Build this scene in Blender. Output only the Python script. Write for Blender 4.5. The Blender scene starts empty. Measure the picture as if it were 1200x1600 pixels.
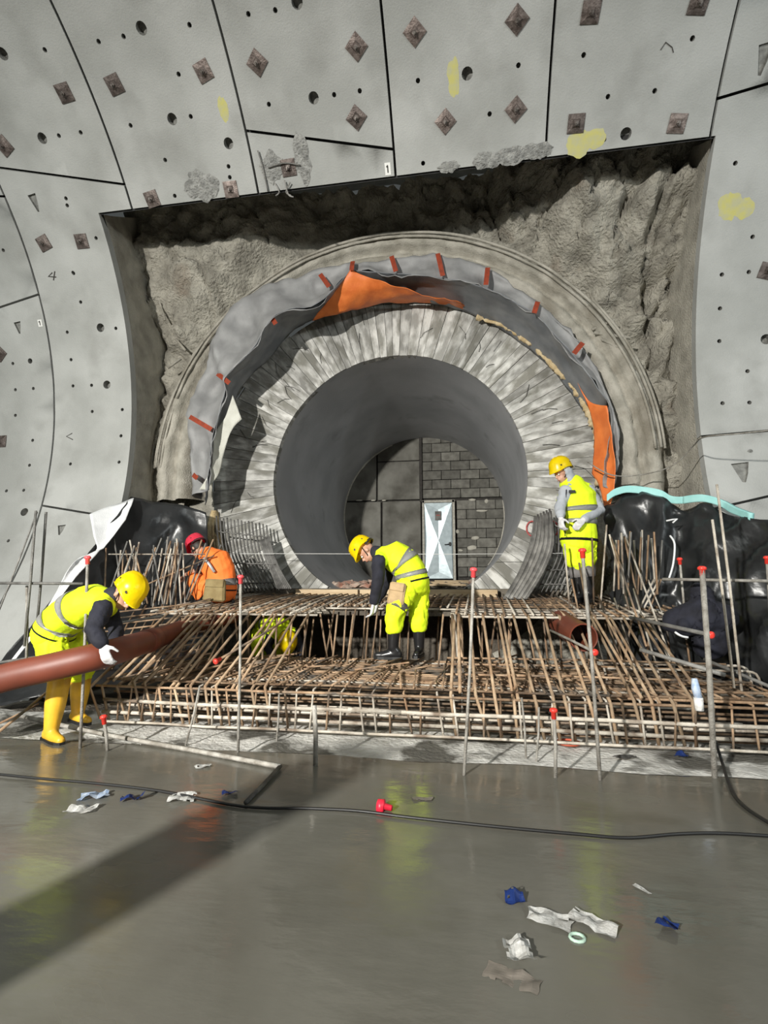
import bpy, bmesh, math, random
from mathutils import Vector, Matrix, noise, Quaternion
from mathutils.geometry import delaunay_2d_cdt
random.seed(7)
sc = bpy.context.scene
COL = sc.collection
# ------------------------------------------------------------------ camera
F, PITCH, YAW, HC = 802.0, .135, .159, 1.25
cam = bpy.data.objects.new('camera', bpy.data.cameras.new('camera')); COL.objects.link(cam)
cam.location = (0, 0, HC)
cam.rotation_euler = (math.pi/2 + PITCH, 0, YAW)
cam.data.sensor_fit = 'VERTICAL'; cam.data.sensor_height = 32.0; cam.data.lens = 32.0*F/1600
cam.data.clip_start = .05; sc.camera = cam
# ------------------------------------------------------------------ world, lights, exposure
w = bpy.data.worlds.new('world'); sc.world = w; w.use_nodes = True
w.node_tree.nodes['Background'].inputs[0].default_value = (.92, 1, .98, 1)
w.node_tree.nodes['Background'].inputs[1].default_value = .07
def lamp(name, loc, target, energy, size, color=(1, 1, 1), kind='AREA', spread=None):
    l = bpy.data.lights.new(name, kind); l.energy = energy; l.color = color
    if kind == 'AREA':
        l.shape = 'DISK'; l.size = size
        if spread: l.spread = spread
    else: l.shadow_soft_size = size
    o = bpy.data.objects.new(name, l); COL.objects.link(o); o.location = loc
    o.rotation_euler = (Vector(target)-Vector(loc)).to_track_quat('-Z', 'Y').to_euler()
    return o
lamp('flood_lamp', (-4.4, -6, 4.0), (-1.4, 5.5, 1.2), 690, .28, (1, .975, .915), spread=1.62)
lamp('side_flood_lamp', (6.2, -2.6, 4.2), (-1.5, 8.5, 2.6), 200, .6, (.95, 1, .97))
lamp('tunnel_fill_light', (-7.5, 1.0, 5.2), (-6.0, 5.5, 1.5), 90, .8, (.93, 1, .95))  # unseen fill light added to brighten the left lining
lamp('tunnel_fill_light', (7.0, 0.5, 5.4), (4.0, 6, 3), 110, .8, (.90, .97, 1))  # unseen fill light added to brighten the right lining
sc.view_settings.view_transform = 'Standard'; sc.view_settings.look = 'None'
sc.view_settings.exposure = 0.0; sc.view_settings.gamma = 1; sc.view_settings.use_curve_mapping = False
# ------------------------------------------------------------------ measuring: a direction seen from the survey point, cut with a plane or the lining
YC, ZC, R = 1.906, HC+2.092, 4.79
def ray(x, y):
    a = (x-600)/F; b = -(y-800)/F
    d = (a, math.cos(PITCH)-b*math.sin(PITCH), math.sin(PITCH)+b*math.cos(PITCH))
    c, s = math.cos(YAW), math.sin(YAW)
    return Vector((d[0]*c-d[1]*s, d[0]*s+d[1]*c, d[2]))
def W(x, y, Y):
    d = ray(x, y); t = Y/d[1]; return Vector((d[0]*t, Y, HC+d[2]*t))
def G(x, y, z=0.):
    d = ray(x, y); t = (z-HC)/d[2]; return Vector((d[0]*t, d[1]*t, z))
def CY(x, y):
    d = ray(x, y); A = d[1]**2+d[2]**2; B = -2*(d[1]*YC+d[2]*(ZC-HC)); C = YC**2+(ZC-HC)**2-R*R
    t = (-B+math.sqrt(B*B-4*A*C))/2/A; p = d*t
    return p[0], R*math.atan2(p[2]+HC-ZC, p[1]-YC)
def cylp(x, s, r=R):
    a = s/R; return Vector((x, YC+r*math.cos(a), ZC+r*math.sin(a)))
# ------------------------------------------------------------------ materials
def mat(name, c1, c2=None, rough=.8, nscale=6, bump=0., bscale=40, metal=0., rand=0., c3=None, c3s=1.3, c3r=(.5, .62), spec=.5, emis=None, alpha=None, stretch=None, coat=0, detail=6, ctr=(.35, .65), bd=.02, roff=0):
    m = bpy.data.materials.new(name); m.use_nodes = True; N = m.node_tree.nodes; L = m.node_tree.links
    b = N['Principled BSDF']; b.inputs['Roughness'].default_value = rough; b.inputs['Metallic'].default_value = metal
    b.inputs['Specular IOR Level'].default_value = spec; b.inputs['Coat Weight'].default_value = coat
    tc = N.new('ShaderNodeTexCoord'); src = tc.outputs['Object']
    if stretch:
        mp = N.new('ShaderNodeMapping'); mp.inputs['Scale'].default_value = stretch; L.new(src, mp.inputs[0]); src = mp.outputs[0]
    if roff:
        oi2 = N.new('ShaderNodeObjectInfo'); mu = N.new('ShaderNodeMath'); mu.operation = 'MULTIPLY'; mu.inputs[1].default_value = roff; L.new(oi2.outputs['Random'], mu.inputs[0])
        va = N.new('ShaderNodeVectorMath'); L.new(src, va.inputs[0]); L.new(mu.outputs[0], va.inputs[1]); src = va.outputs[0]
    c = (*c1, 1)
    if c2 is None: b.inputs['Base Color'].default_value = c; out = None
    else:
        n = N.new('ShaderNodeTexNoise'); n.inputs['Scale'].default_value = nscale; n.inputs['Detail'].default_value = detail; L.new(src, n.inputs[0])
        r = N.new('ShaderNodeValToRGB'); r.color_ramp.elements[0].color = c; r.color_ramp.elements[1].color = (*c2, 1)
        r.color_ramp.elements[0].position = ctr[0]; r.color_ramp.elements[1].position = ctr[1]
        L.new(n.outputs[0], r.inputs[0]); out = r.outputs[0]
        if c3:
            n3 = N.new('ShaderNodeTexNoise'); n3.inputs['Scale'].default_value = c3s; n3.inputs['Detail'].default_value = 7; L.new(src, n3.inputs[0])
            r3 = N.new('ShaderNodeValToRGB'); r3.color_ramp.elements[0].position = c3r[0]; r3.color_ramp.elements[1].position = c3r[1]; L.new(n3.outputs[0], r3.inputs[0])
            mx = N.new('ShaderNodeMix'); mx.data_type = 'RGBA'; L.new(r3.outputs[0], mx.inputs[0]); L.new(out, mx.inputs[6]); mx.inputs[7].default_value = (*c3, 1); out = mx.outputs[2]
        if rand:
            oi = N.new('ShaderNodeObjectInfo'); ma = N.new('ShaderNodeMapRange'); ma.inputs[3].default_value = 1-rand; ma.inputs[4].default_value = 1+rand; L.new(oi.outputs['Random'], ma.inputs[0])
            hs = N.new('ShaderNodeHueSaturation'); L.new(out, hs.inputs['Color']); L.new(ma.outputs[0], hs.inputs['Value']); out = hs.outputs[0]
        L.new(out, b.inputs['Base Color'])
    if bump:
        nb = N.new('ShaderNodeTexNoise'); nb.inputs['Scale'].default_value = bscale; nb.inputs['Detail'].default_value = 8; L.new(src, nb.inputs[0])
        bp = N.new('ShaderNodeBump'); bp.inputs['Strength'].default_value = bump; bp.inputs['Distance'].default_value = bd; L.new(nb.outputs[0], bp.inputs['Height']); L.new(bp.outputs[0], b.inputs['Normal'])
    if alpha is not None: b.inputs['Alpha'].default_value = alpha
    return m
M = {}
M['lining'] = mat('lining_concrete', (.31, .315, .30), (.42, .425, .41), .72, 1.1, .25, 60, rand=.05, c3=(.235, .235, .22), c3s=1.9, c3r=(.52, .9), detail=9)
M['backing'] = mat('joint_filler_and_lintel_shade', (.02, .02, .02), (.04, .04, .04), .9, 8)
M['pocket'] = mat('pocket_mortar', (.16, .16, .15), (.28, .28, .26), .9, 20, .4, 60)
M['steelplate'] = mat('weathered_steel', (.085, .065, .057), (.19, .155, .14), .5, 18, .3, 60, metal=.55, rand=.35)
M['nut'] = mat('bolt_steel', (.32, .29, .27), (.12, .10, .09), .4, 30, metal=.7)
M['rock'] = mat('sprayed_concrete', (.23, .215, .18), (.46, .435, .37), .92, 3.6, 1.0, 24, c3=(.27, .215, .165), c3s=1.7, c3r=(.62, .8), detail=12, bd=.06)
M['reveal'] = mat('cut_edge_mortar', (.32, .30, .255), (.48, .455, .39), .92, 4, .8, 42, detail=10, bd=.03)
M['arch'] = mat('arch_mortar', (.26, .245, .205), (.42, .395, .34), .9, 5, .7, 48, c3=(.22, .20, .16), c3s=2.4, c3r=(.52, .7), bd=.02)
M['board'] = mat('board_marked_concrete', (.27, .265, .245), (.55, .545, .515), .85, 4.5, .5, 22, rand=.26, c3=(.20, .195, .17), c3s=2.4, c3r=(.48, .62), detail=12, stretch=(2.2, 1, .9), roff=60, ctr=(.40, .62))
M['pipeconc'] = mat('smooth_grey_render', (.34, .345, .355), (.44, .445, .455), .62, 1.1, .12, 30, c3=(.19, .19, .19), c3s=1.5, c3r=(.6, .8))
M['block'] = mat('masonry_block', (.12, .115, .10), (.205, .20, .175), .9, 7, .5, 70, rand=.25)
M['panelconc'] = mat('stained_concrete_panel', (.10, .095, .08), (.22, .215, .19), .85, 1.6, .25, 40, rand=.15, c3=(.05, .045, .035), c3s=2.0, c3r=(.5, .75))
M['mortar'] = mat('mortar_smear', (.42, .40, .34), (.55, .53, .46), .9, 15, .5, 60)
M['joint'] = mat('dark_joint', (.035, .032, .028), (.06, .055, .05), .9, 20)
M['foamy'] = mat('yellow_foam', (.50, .37, .19), (.66, .54, .34), .85, 12, .8, 60)
M['zinc'] = mat('galvanised_sheet', (.42, .50, .53), (.54, .63, .66), .35, 9, .05, 20, metal=.35)
M['frame'] = mat('door_frame_paint', (.50, .49, .43), (.34, .32, .27), .7, 20)
M['membrane'] = mat('grey_membrane', (.19, .19, .19), (.27, .27, .268), .55, 4, .15, 60)
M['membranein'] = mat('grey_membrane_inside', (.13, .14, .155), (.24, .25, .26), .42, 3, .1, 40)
M['orange'] = mat('orange_membrane', (.66, .15, .03), (.80, .22, .05), .5, 5, .2, 30)
M['tape'] = mat('red_orange_tape', (.55, .10, .045), (.40, .09, .05), .6, 20)
M['felt'] = mat('white_felt', (.68, .69, .70), (.80, .81, .82), .8, 6, .3, 80)
M['cream'] = mat('cream_felt', (.50, .50, .44), (.60, .60, .54), .85, 6, .3, 60)
M['black'] = mat('black_plastic_sheet', (.010, .011, .012), (.024, .025, .026), .33, 3, .35, 7, spec=.6)
M['teal'] = mat('teal_foam_board', (.30, .62, .60), (.38, .70, .68), .7, 8)
M['rebar'] = mat('rusty_rebar', (.21, .125, .07), (.44, .31, .20), .68, 7, .5, 130, metal=.25, rand=.4, c3=(.10, .085, .07), c3s=4, c3r=(.5, .65))
M['slantbar'] = mat('tan_rusty_rebar', (.30, .19, .11), (.47, .35, .23), .68, 7, .5, 130, metal=.15, rand=.3, c3=(.17, .12, .08), c3s=4, c3r=(.55, .7))
M['rebarlight'] = mat('dusty_rebar', (.42, .37, .30), (.62, .57, .49), .7, 9, .5, 130, rand=.2, c3=(.20, .15, .11), c3s=5, c3r=(.5, .65))
M['rebargrey'] = mat('grey_rebar', (.15, .145, .135), (.30, .29, .27), .6, 9, .5, 130, metal=.3, rand=.3)
M['rebardark'] = mat('dark_rebar', (.075, .072, .067), (.17, .165, .155), .6, 9, .4, 130, metal=.3, rand=.3)
M['post'] = mat('muddy_steel_rod', (.42, .40, .36), (.22, .20, .17), .65, 14, .5, 130, metal=.2, rand=.15)
M['cap'] = mat('red_plastic_cap', (.80, .05, .035), None, .35)
M['cappink'] = mat('pink_red_plastic_cap', (.85, .09, .10), None, .35)
M['wood'] = mat('pale_timber', (.44, .32, .19), (.58, .45, .29), .75, 5, .3, 30, stretch=(.6, 6, 6))
M['rubble'] = mat('red_brown_rubble', (.24, .11, .075), (.32, .26, .21), .95, 9, .6, 40, rand=.3)
M['muck'] = mat('muddy_ground', (.075, .062, .048), (.16, .14, .11), .85, 3, .9, 18, bd=.05)
M['hose'] = mat('black_rubber_cable', (.012, .012, .012), None, .45)
M['duct'] = mat('brown_orange_plastic_pipe', (.17, .040, .020), (.13, .032, .017), .5, 5, .03, 20)
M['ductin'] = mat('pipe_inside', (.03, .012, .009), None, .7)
M['tagwhite'] = mat('white_label', (.75, .75, .72), None, .6)
M['ink'] = mat('black_marker', (.05, .045, .04), None, .7)
M['redpaint'] = mat('dark_red_spray_paint', (.36, .05, .05), (.45, .10, .09), .8, 30)
M['yellowpaint'] = mat('yellow_spray_paint', (.50, .47, .16), (.44, .43, .26), .85, 14)
M['repair'] = mat('grey_repair_mortar', (.20, .20, .19), (.38, .38, .36), .95, 14, 1, 40, bd=.04)
M['hivisy'] = mat('yellow_hi_vis_cloth', (.76, .95, .008), (.70, .90, .012), .75, 6, .25, 25)
M['hiviso'] = mat('orange_hi_vis_cloth', (1.0, .22, .035), (.95, .19, .03), .75, 6, .25, 25)
M['hivisr'] = mat('red_orange_hi_vis_cloth', (.95, .085, .02), None, .75)
M['reflect'] = mat('silver_reflective_tape', (.50, .50, .50), None, .45, metal=.15)
M['navy'] = mat('dark_navy_cloth', (.006, .006, .011), (.014, .015, .026), .85, 8, .3, 30)
M['greyhood'] = mat('light_grey_sweatshirt', (.40, .42, .45), (.33, .35, .38), .9, 8, .3, 30)
M['skin'] = mat('skin', (.42, .22, .15), (.48, .27, .19), .5, 10)
M['hair'] = mat('dark_hair', (.02, .015, .012), None, .6)
M['helmety'] = mat('yellow_helmet', (1.0, .80, .004), None, .3)
M['helmetr'] = mat('pink_red_helmet', (.92, .07, .13), None, .3)
M['slot'] = mat('black_plastic', (.01, .01, .01), None, .5)
M['bootb'] = mat('black_rubber', (.014, .014, .015), None, .28, coat=.3)
M['booty'] = mat('yellow_rubber', (.80, .46, .03), (.66, .37, .03), .42, 12)
M['cuff'] = mat('grey_cuff', (.40, .38, .38), None, .7)
M['glove'] = mat('white_work_glove', (.66, .65, .66), (.5, .49, .48), .85, 30)
M['khaki'] = mat('khaki_tool_pouch', (.20, .145, .06), (.26, .20, .09), .85, 12, .4, 30)
M['tan'] = mat('tan_leather_pouch', (.46, .32, .17), (.36, .25, .13), .8, 14, .4, 30)
M['paper'] = mat('crumpled_white_paper', (.86, .86, .84), (.6, .59, .56), .8, 40, .3, 50)
M['paperbrown'] = mat('wet_paper', (.42, .37, .32), (.30, .27, .23), .6, 20)
M['blueplastic'] = mat('blue_plastic', (.02, .05, .22), None, .35)
M['lightblue'] = mat('pale_blue_plastic', (.30, .42, .62), (.6, .66, .74), .5, 40)
M['redplastic'] = mat('red_plastic', (.75, .02, .05), None, .4)
M['glassy'] = mat('pale_green_plastic', (.40, .55, .45), None, .4)
def floor_mat():
    m = bpy.data.materials.new('wet_screed'); m.use_nodes = True; N = m.node_tree.nodes; L = m.node_tree.links; b = N['Principled BSDF']
    tc = N.new('ShaderNodeTexCoord')
    def nz(s, d, st=None):
        n = N.new('ShaderNodeTexNoise'); n.inputs['Scale'].default_value = s; n.inputs['Detail'].default_value = d
        if st:
            mp = N.new('ShaderNodeMapping'); mp.inputs['Scale'].default_value = st; L.new(tc.outputs['Object'], mp.inputs[0]); L.new(mp.outputs[0], n.inputs[0])
        else: L.new(tc.outputs['Object'], n.inputs[0])
        return n
    def ramp(n, a, b_, ca, cb):
        r = N.new('ShaderNodeValToRGB'); r.color_ramp.elements[0].position = a; r.color_ramp.elements[1].position = b_
        r.color_ramp.elements[0].color = ca; r.color_ramp.elements[1].color = cb; L.new(n.outputs[0], r.inputs[0]); return r
    r1 = ramp(nz(1.3, 9, (1, .55, 1)), .35, .68, (.105, .10, .082, 1), (.155, .15, .128, 1))
    r2 = ramp(nz(.9, 5, (1.2, 2.0, 1)), .56, .70, (0, 0, 0, 1), (1, 1, 1, 1))
    mx = N.new('ShaderNodeMix'); mx.data_type = 'RGBA'; L.new(r2.outputs[0], mx.inputs[0]); L.new(r1.outputs[0], mx.inputs[6]); mx.inputs[7].default_value = (.10, .095, .075, 1)
    L.new(mx.outputs[2], b.inputs['Base Color'])
    r3 = ramp(nz(1.1, 4, (1, 1.5, 1)), .40, .66, (.10, .10, .10, 1), (.30, .30, .30, 1)); L.new(r3.outputs[0], b.inputs['Roughness'])
    b.inputs['Specular IOR Level'].default_value = .5
    bp = N.new('ShaderNodeBump'); bp.inputs['Strength'].default_value = .35; bp.inputs['Distance'].default_value = .012
    n4 = nz(3.5, 5, (1, 2.2, 1)); L.new(n4.outputs[0], bp.inputs['Height']); L.new(bp.outputs[0], b.inputs['Normal'])
    return m
M['floor'] = floor_mat()
M['blinding'] = mat('pale_blinding_concrete', (.46, .45, .42), (.70, .69, .65), .85, 4, .7, 26, c3=(.10, .095, .08), c3s=1.7, c3r=(.51, .58), detail=9, bd=.03)
# ------------------------------------------------------------------ helpers
def link(name, me, m, parent=None, smooth=False):
    o = bpy.data.objects.new(name, me); COL.objects.link(o)
    if m is not None:
        for mm in (m if isinstance(m, (list, tuple)) else [m]): me.materials.append(M[mm] if isinstance(mm, str) else mm)
    if parent: o.parent = parent
    if smooth: me.polygons.foreach_set('use_smooth', [True]*len(me.polygons))
    return o
def obj(name, bm, m, parent=None, smooth=False):
    me = bpy.data.meshes.new(name); bm.to_mesh(me); bm.free(); return link(name, me, m, parent, smooth)
def tag(o, label, cat, group=None, kind=None):
    if label: o['label'] = label
    if cat: o['category'] = cat
    if group: o['group'] = group
    if kind: o['kind'] = kind
    return o
def empty(name, loc=(0, 0, 0)):
    o = bpy.data.objects.new(name, None); COL.objects.link(o); o.location = loc; o.empty_display_size = .1; return o
def thing(name, label, cat, group=None, loc=(0, 0, 0)):
    o = empty(name, loc); return tag(o, label, cat, group)
def struct(o): o['kind'] = 'structure'; return o
def rebase(root, base):
    """put the Empty at the thing's base, leaving its parts where they stand"""
    b = Vector(base); root.location = b
    for ch in root.children: ch.location = ch.location-b
def add_tube(bm, pts, r, n=6, caps=True, closed=False):
    pts = [Vector(p) for p in pts]; k = len(pts); rs = r if isinstance(r, (list, tuple)) else [r]*k
    t = (pts[1]-pts[0]).normalized(); up = Vector((0, 0, 1)) if abs(t.z) < .9 else Vector((1, 0, 0))
    u = t.cross(up).normalized(); rings = []
    for i, p in enumerate(pts):
        if closed: tt = (pts[(i+1) % k]-pts[i-1]).normalized()
        else: tt = (pts[min(i+1, k-1)]-pts[max(i-1, 0)]).normalized()
        u = (u-tt*u.dot(tt)).normalized(); v = tt.cross(u)
        rings.append([bm.verts.new(p+(u*math.cos(2*math.pi*j/n)+v*math.sin(2*math.pi*j/n))*rs[i]) for j in range(n)])
    for i in range(k if closed else k-1):
        a, b = rings[i], rings[(i+1) % k]
        for j in range(n): bm.faces.new((a[j], a[(j+1) % n], b[(j+1) % n], b[j]))
    if caps and not closed: bm.faces.new(rings[0][::-1]); bm.faces.new(rings[-1])
    return bm
def tube(name, pts, r, m, parent=None, n=6, smooth=True, closed=False):
    return obj(name, add_tube(bmesh.new(), pts, r, n, closed=closed), m, parent, smooth)
def add_box(bm, c, s, mtx=None, bev=0):
    r = bmesh.ops.create_cube(bm, size=1); vs = r['verts']
    for v in vs:
        v.co = Vector((v.co.x*s[0], v.co.y*s[1], v.co.z*s[2]))
    if bev: 
        es = list({e for v in vs for e in v.link_edges}); rr = bmesh.ops.bevel(bm, geom=es, offset=bev, segments=1, affect='EDGES'); vs = list({v for f in rr['faces'] for v in f.verts} | {v for v in vs if v.is_valid})
    for v in vs:
        if mtx: v.co = mtx @ v.co
        v.co += Vector(c)
    return vs
def box(name, c, s, m, parent=None, bev=0, mtx=None):
    bm = bmesh.new(); add_box(bm, c, s, mtx, bev); return obj(name, bm, m, parent)
def nz(p, s=1., off=0.): return noise.noise(Vector(p)*s+Vector((off, off*1.7, off*.3)))
def fbm(p, s=1., o=4, off=0.):
    v = 0; a = 1.
    for i in range(o): v += a*nz(p, s, off+i*3.1); a *= .5; s *= 2.03
    return v
def cat(p0, p1, p2, p3, t): return .5*((2*p1)+(p2-p0)*t+(2*p0-5*p1+4*p2-p3)*t*t+(3*p1-p0-3*p2+p3)*t*t*t)
def spline(pts, n=8):
    pts = [Vector(p) for p in pts]; k = len(pts); out = []
    for i in range(k-1):
        for j in range(n): out.append(cat(pts[max(i-1, 0)], pts[i], pts[i+1], pts[min(i+2, k-1)], j/n))
    out.append(pts[-1]); return out
def sheet(name, rows, m, parent=None, n=6, amp=.0, ns=3., thick=.008, linear=False, off=0, ns2=0, amp2=0):
    """a cloth or film through a net of real points"""
    if linear:
        def sp(pts, n):
            o = []
            for i in range(len(pts)-1): o += [pts[i].lerp(pts[i+1], j/n) for j in range(n)]
            return o+[pts[-1]]
    else: sp = spline
    R1 = [sp([Vector(p) for p in r], n) for r in rows]
    cols = [sp([r[j] for r in R1], n) for j in range(len(R1[0]))]
    bm = bmesh.new(); g = [[bm.verts.new(p) for p in c] for c in cols]
    for i in range(len(g)-1):
        for j in range(len(g[0])-1): bm.faces.new((g[i][j], g[i+1][j], g[i+1][j+1], g[i][j+1]))
    bm.normal_update()
    for v in bm.verts:
        if amp: v.co += v.normal*amp*fbm(v.co, ns, 3, off)
        if amp2: v.co += v.normal*amp2*abs(nz(v.co, ns2, off+9))
    bm.normal_update()
    if thick:
        na, nb = len(g), len(g[0]); no = {v: v.normal.copy() for v in bm.verts}
        h = [[bm.verts.new(v.co-no[v]*thick) for v in row] for row in g]
        for i in range(na-1):
            for j in range(nb-1): bm.faces.new((h[i][j], h[i][j+1], h[i+1][j+1], h[i+1][j]))
        for i in range(na-1):
            bm.faces.new((g[i][0], h[i][0], h[i+1][0], g[i+1][0])); bm.faces.new((g[i][-1], g[i+1][-1], h[i+1][-1], h[i][-1]))
        for j in range(nb-1):
            bm.faces.new((g[0][j], g[0][j+1], h[0][j+1], h[0][j])); bm.faces.new((g[-1][j], h[-1][j], h[-1][j+1], g[-1][j+1]))
    return obj(name, bm, m, parent, True)
def remeshed(name, bm, vox, m, parent=None, smooth=2, wr=0, ws=9):
    me = bpy.data.meshes.new('tmp'); bm.to_mesh(me); bm.free(); o = bpy.data.objects.new('tmp', me); COL.objects.link(o)
    md = o.modifiers.new('r', 'REMESH'); md.mode = 'VOXEL'; md.voxel_size = vox
    ms = o.modifiers.new('s', 'SMOOTH'); ms.iterations = smooth; ms.factor = .6
    dg = bpy.context.evaluated_depsgraph_get(); me2 = bpy.data.meshes.new_from_object(o.evaluated_get(dg))
    bpy.data.objects.remove(o); me2.name = name; me2.materials.clear()
    if wr:
        for v in me2.vertices: v.co += v.normal*wr*(1-2*abs(nz(v.co, ws, 3)))
    return link(name, me2, m, parent, True)
def add_blob(bm, pts, rs, n=12, side=None, flat=1.):
    """closed limb: ring loft through pts, radii rs, rounded ends; flat squashes it square to `side`"""
    pts = [Vector(p) for p in pts]; P, RR = [], []
    d0 = (pts[0]-pts[1]).normalized(); d1 = (pts[-1]-pts[-2]).normalized()
    for a in (.98, .7, .35): P.append(pts[0]+d0*rs[0]*a*.9); RR.append(rs[0]*math.sqrt(1-a*a))
    P += pts; RR += list(rs)
    for a in (.35, .7, .98): P.append(pts[-1]+d1*rs[-1]*a*.9); RR.append(rs[-1]*math.sqrt(1-a*a))
    t = (P[1]-P[0]).normalized(); ref = Vector(side) if side else (Vector((1, 0, 0)) if abs(t.x) < .8 else Vector((0, 1, 0)))
    rings = []
    for i, p in enumerate(P):
        tt = (P[min(i+1, len(P)-1)]-P[max(i-1, 0)]).normalized()
        u = (ref-tt*ref.dot(tt)).normalized(); v = tt.cross(u)
        rings.append([bm.verts.new(p+u*math.cos(2*math.pi*j/n)*RR[i]+v*math.sin(2*math.pi*j/n)*RR[i]*flat) for j in range(n)])
    for i in range(len(P)-1):
        for j in range(n): bm.faces.new((rings[i][j], rings[i][(j+1) % n], rings[i+1][(j+1) % n], rings[i+1][j]))
    bm.faces.new(rings[0][::-1]); bm.faces.new(rings[-1])
def add_ball(bm, c, r, mtx=None, sub=2):
    x = bmesh.ops.create_icosphere(bm, subdivisions=sub, radius=1)
    rr = Vector(r) if hasattr(r, '__len__') else Vector((r, r, r))
    for v in x['verts']:
        v.co = Vector((v.co.x*rr.x, v.co.y*rr.y, v.co.z*rr.z))
        if mtx: v.co = mtx @ v.co
        v.co += Vector(c)
    return x['verts']

# ------------------------------------------------------------------ SETTING: floor
def grid_floor(name, x0, x1, y0, y1, st, zf, m, keep=None):
    bm = bmesh.new(); nx = int((x1-x0)/st); ny = int((y1-y0)/st)
    g = [[bm.verts.new((x0+(x1-x0)*i/nx, y0+(y1-y0)*j/ny, 0)) for j in range(ny+1)] for i in range(nx+1)]
    for r in g:
        for v in r: v.co.z = zf(v.co.x, v.co.y)
    for i in range(nx):
        for j in range(ny): bm.faces.new((g[i][j], g[i+1][j], g[i+1][j+1], g[i][j+1]))
    return struct(obj(name, bm, m, None, True))
def edge_y(x): return 3.82+.05*nz((x, 0, 0), 1.3)+.02*nz((x, 3, 0), 7)
bm = bmesh.new(); xs = [-11+i*.12 for i in range(185)]; ys = [-12, -8, -4, -1]+[.0+i*.1 for i in range(40)]
g = []
for x in xs:
    col = []
    for y in ys+[99, 100]:
        if y == 99: yy = edge_y(x); z = 0
        elif y == 100: yy = edge_y(x)+.03; z = -.10
        else: yy = min(y, edge_y(x)-.02); z = .008*nz((x, yy, 0), .8)*(1 if yy > 0 else 0)
        col.append(bm.verts.new((x, yy, z)))
    g.append(col)
for i in range(len(g)-1):
    for j in range(len(g[0])-1): bm.faces.new((g[i][j], g[i+1][j], g[i+1][j+1], g[i][j+1]))
struct(obj('floor', bm, 'floor', None, True))
grid_floor('floor', -7, 6, 3.72, 4.75, .05, lambda x, y: -.025+.028*fbm((x, y, 0), 2.2, 4), 'blinding')
grid_floor('floor', -7, 6, 4.65, 8.1, .09, lambda x, y: -.10+.09*fbm((x, y, 2), 1.6, 4), 'muck')

# ------------------------------------------------------------------ SETTING: segmental lining
WR, X0 = 1.8, -6.17
OX0, OX1, OS = -4.86, 2.872, 3.112
wall = struct(empty('wall_front', (0, YC, ZC)))
SMALL = [(154,65),(193,57),(296,39),(70,78),(92,212),(126,207),(204,196),(279,116),(298,182),(258,250),(357,260),(359,277),(273,306),(388,22),(430,16),(420,163),(522,148),(562,142),(103,310),(105,321),(5,391),(150,372),(114,426),
(653,126),(810,102),(765,178),(661,255),(765,242),(806,237),(912,86),(950,151),(1023,142),(1082,60),(1149,255),(1176,370),(1139,317),(1128,429),(1170,425),(901,222),(944,218),
(115,427),(126,472),(105,519),(181,513),(111,562),(114,603),(143,602),(144,643),(191,640),(189,681),(110,725),(186,722),(20,568),(24,609),(52,607),(24,649),(51,688),(46,727),(10,767),(37,766),(13,845),
(1125,482),(1124,533),(1168,580),(1129,630),(1171,629)]
LARGE = [(221,44),(66,216),(269,186),(357,224),(490,153),(464,3),(4,84),(730,115),(978,209),(157,512),(167,601),(38,800),(1197,530),(47,564)]
POCK = [(55,317,.07,.11),(29,512,.065,.09),(95,828,.07,.08),(1160,738,.11,.13),(1193,92,.08,.14)]
holes = []
for (x, y) in SMALL:
    c = CY(x, y); holes.append((c[0], c[1], .026, 8, 1))
for (x, y) in LARGE:
    c = CY(x, y); holes.append((c[0], c[1], .062 if (x, y) != (47,564) else .04, 14, 1))
hp = []
for (cx, cs, r, n, k) in holes: hp.append([(cx+r*math.cos(2*math.pi*i/n), cs+r*math.sin(2*math.pi*i/n)) for i in range(n)])
for (x, y, a, b) in POCK:
    c = CY(x, y); hp.append([(c[0]-a, c[1]+b*.85), (c[0]+a*.8, c[1]+b), (c[0]+a*.55, c[1]-b*.1), (c[0]+a*.15, c[1]-b), (c[0]-a*.2, c[1]-b*.95)])
def inside(p, poly):
    c = False; n = len(poly)
    for i in range(n):
        a, b = poly[i], poly[i-1]
        if (a[1] > p[1]) != (b[1] > p[1]) and p[0] < (b[0]-a[0])*(p[1]-a[1])/(b[1]-a[1])+a[0]: c = not c
    return c
OPEN = [(OX0, -9), (OX1, -9), (OX1, OS), (OX0, OS)]
def clip_open(poly):
    """remove the niche opening from a segment outline (x,s); handles the three ways a segment meets it"""
    out = [poly]
    res = []
    def half(pl, f):   # keep f(p)>=0
        o = []
        for i in range(len(pl)):
            a, b = pl[i], pl[(i+1) % len(pl)]; fa, fb = f(a), f(b)
            if fa >= 0: o.append(a)
            if (fa >= 0) != (fb >= 0):
                t = fa/(fa-fb); o.append((a[0]+(b[0]-a[0])*t, a[1]+(b[1]-a[1])*t))
        return o
    xs = [p[0] for p in poly]; ss = [p[1] for p in poly]
    if max(xs) <= OX0 or min(xs) >= OX1 or min(ss) >= OS: return [poly]
    top = half(poly, lambda p: p[1]-OS)
    low = half(poly, lambda p: OS-p[1])
    side = []
    if len(low) > 2:
        l = half(low, lambda p: OX0-p[0]); r = half(low, lambda p: p[0]-OX1)
        side = [q for q in (l, r) if len(q) > 2]
    return ('cut', top, side, poly)
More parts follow.
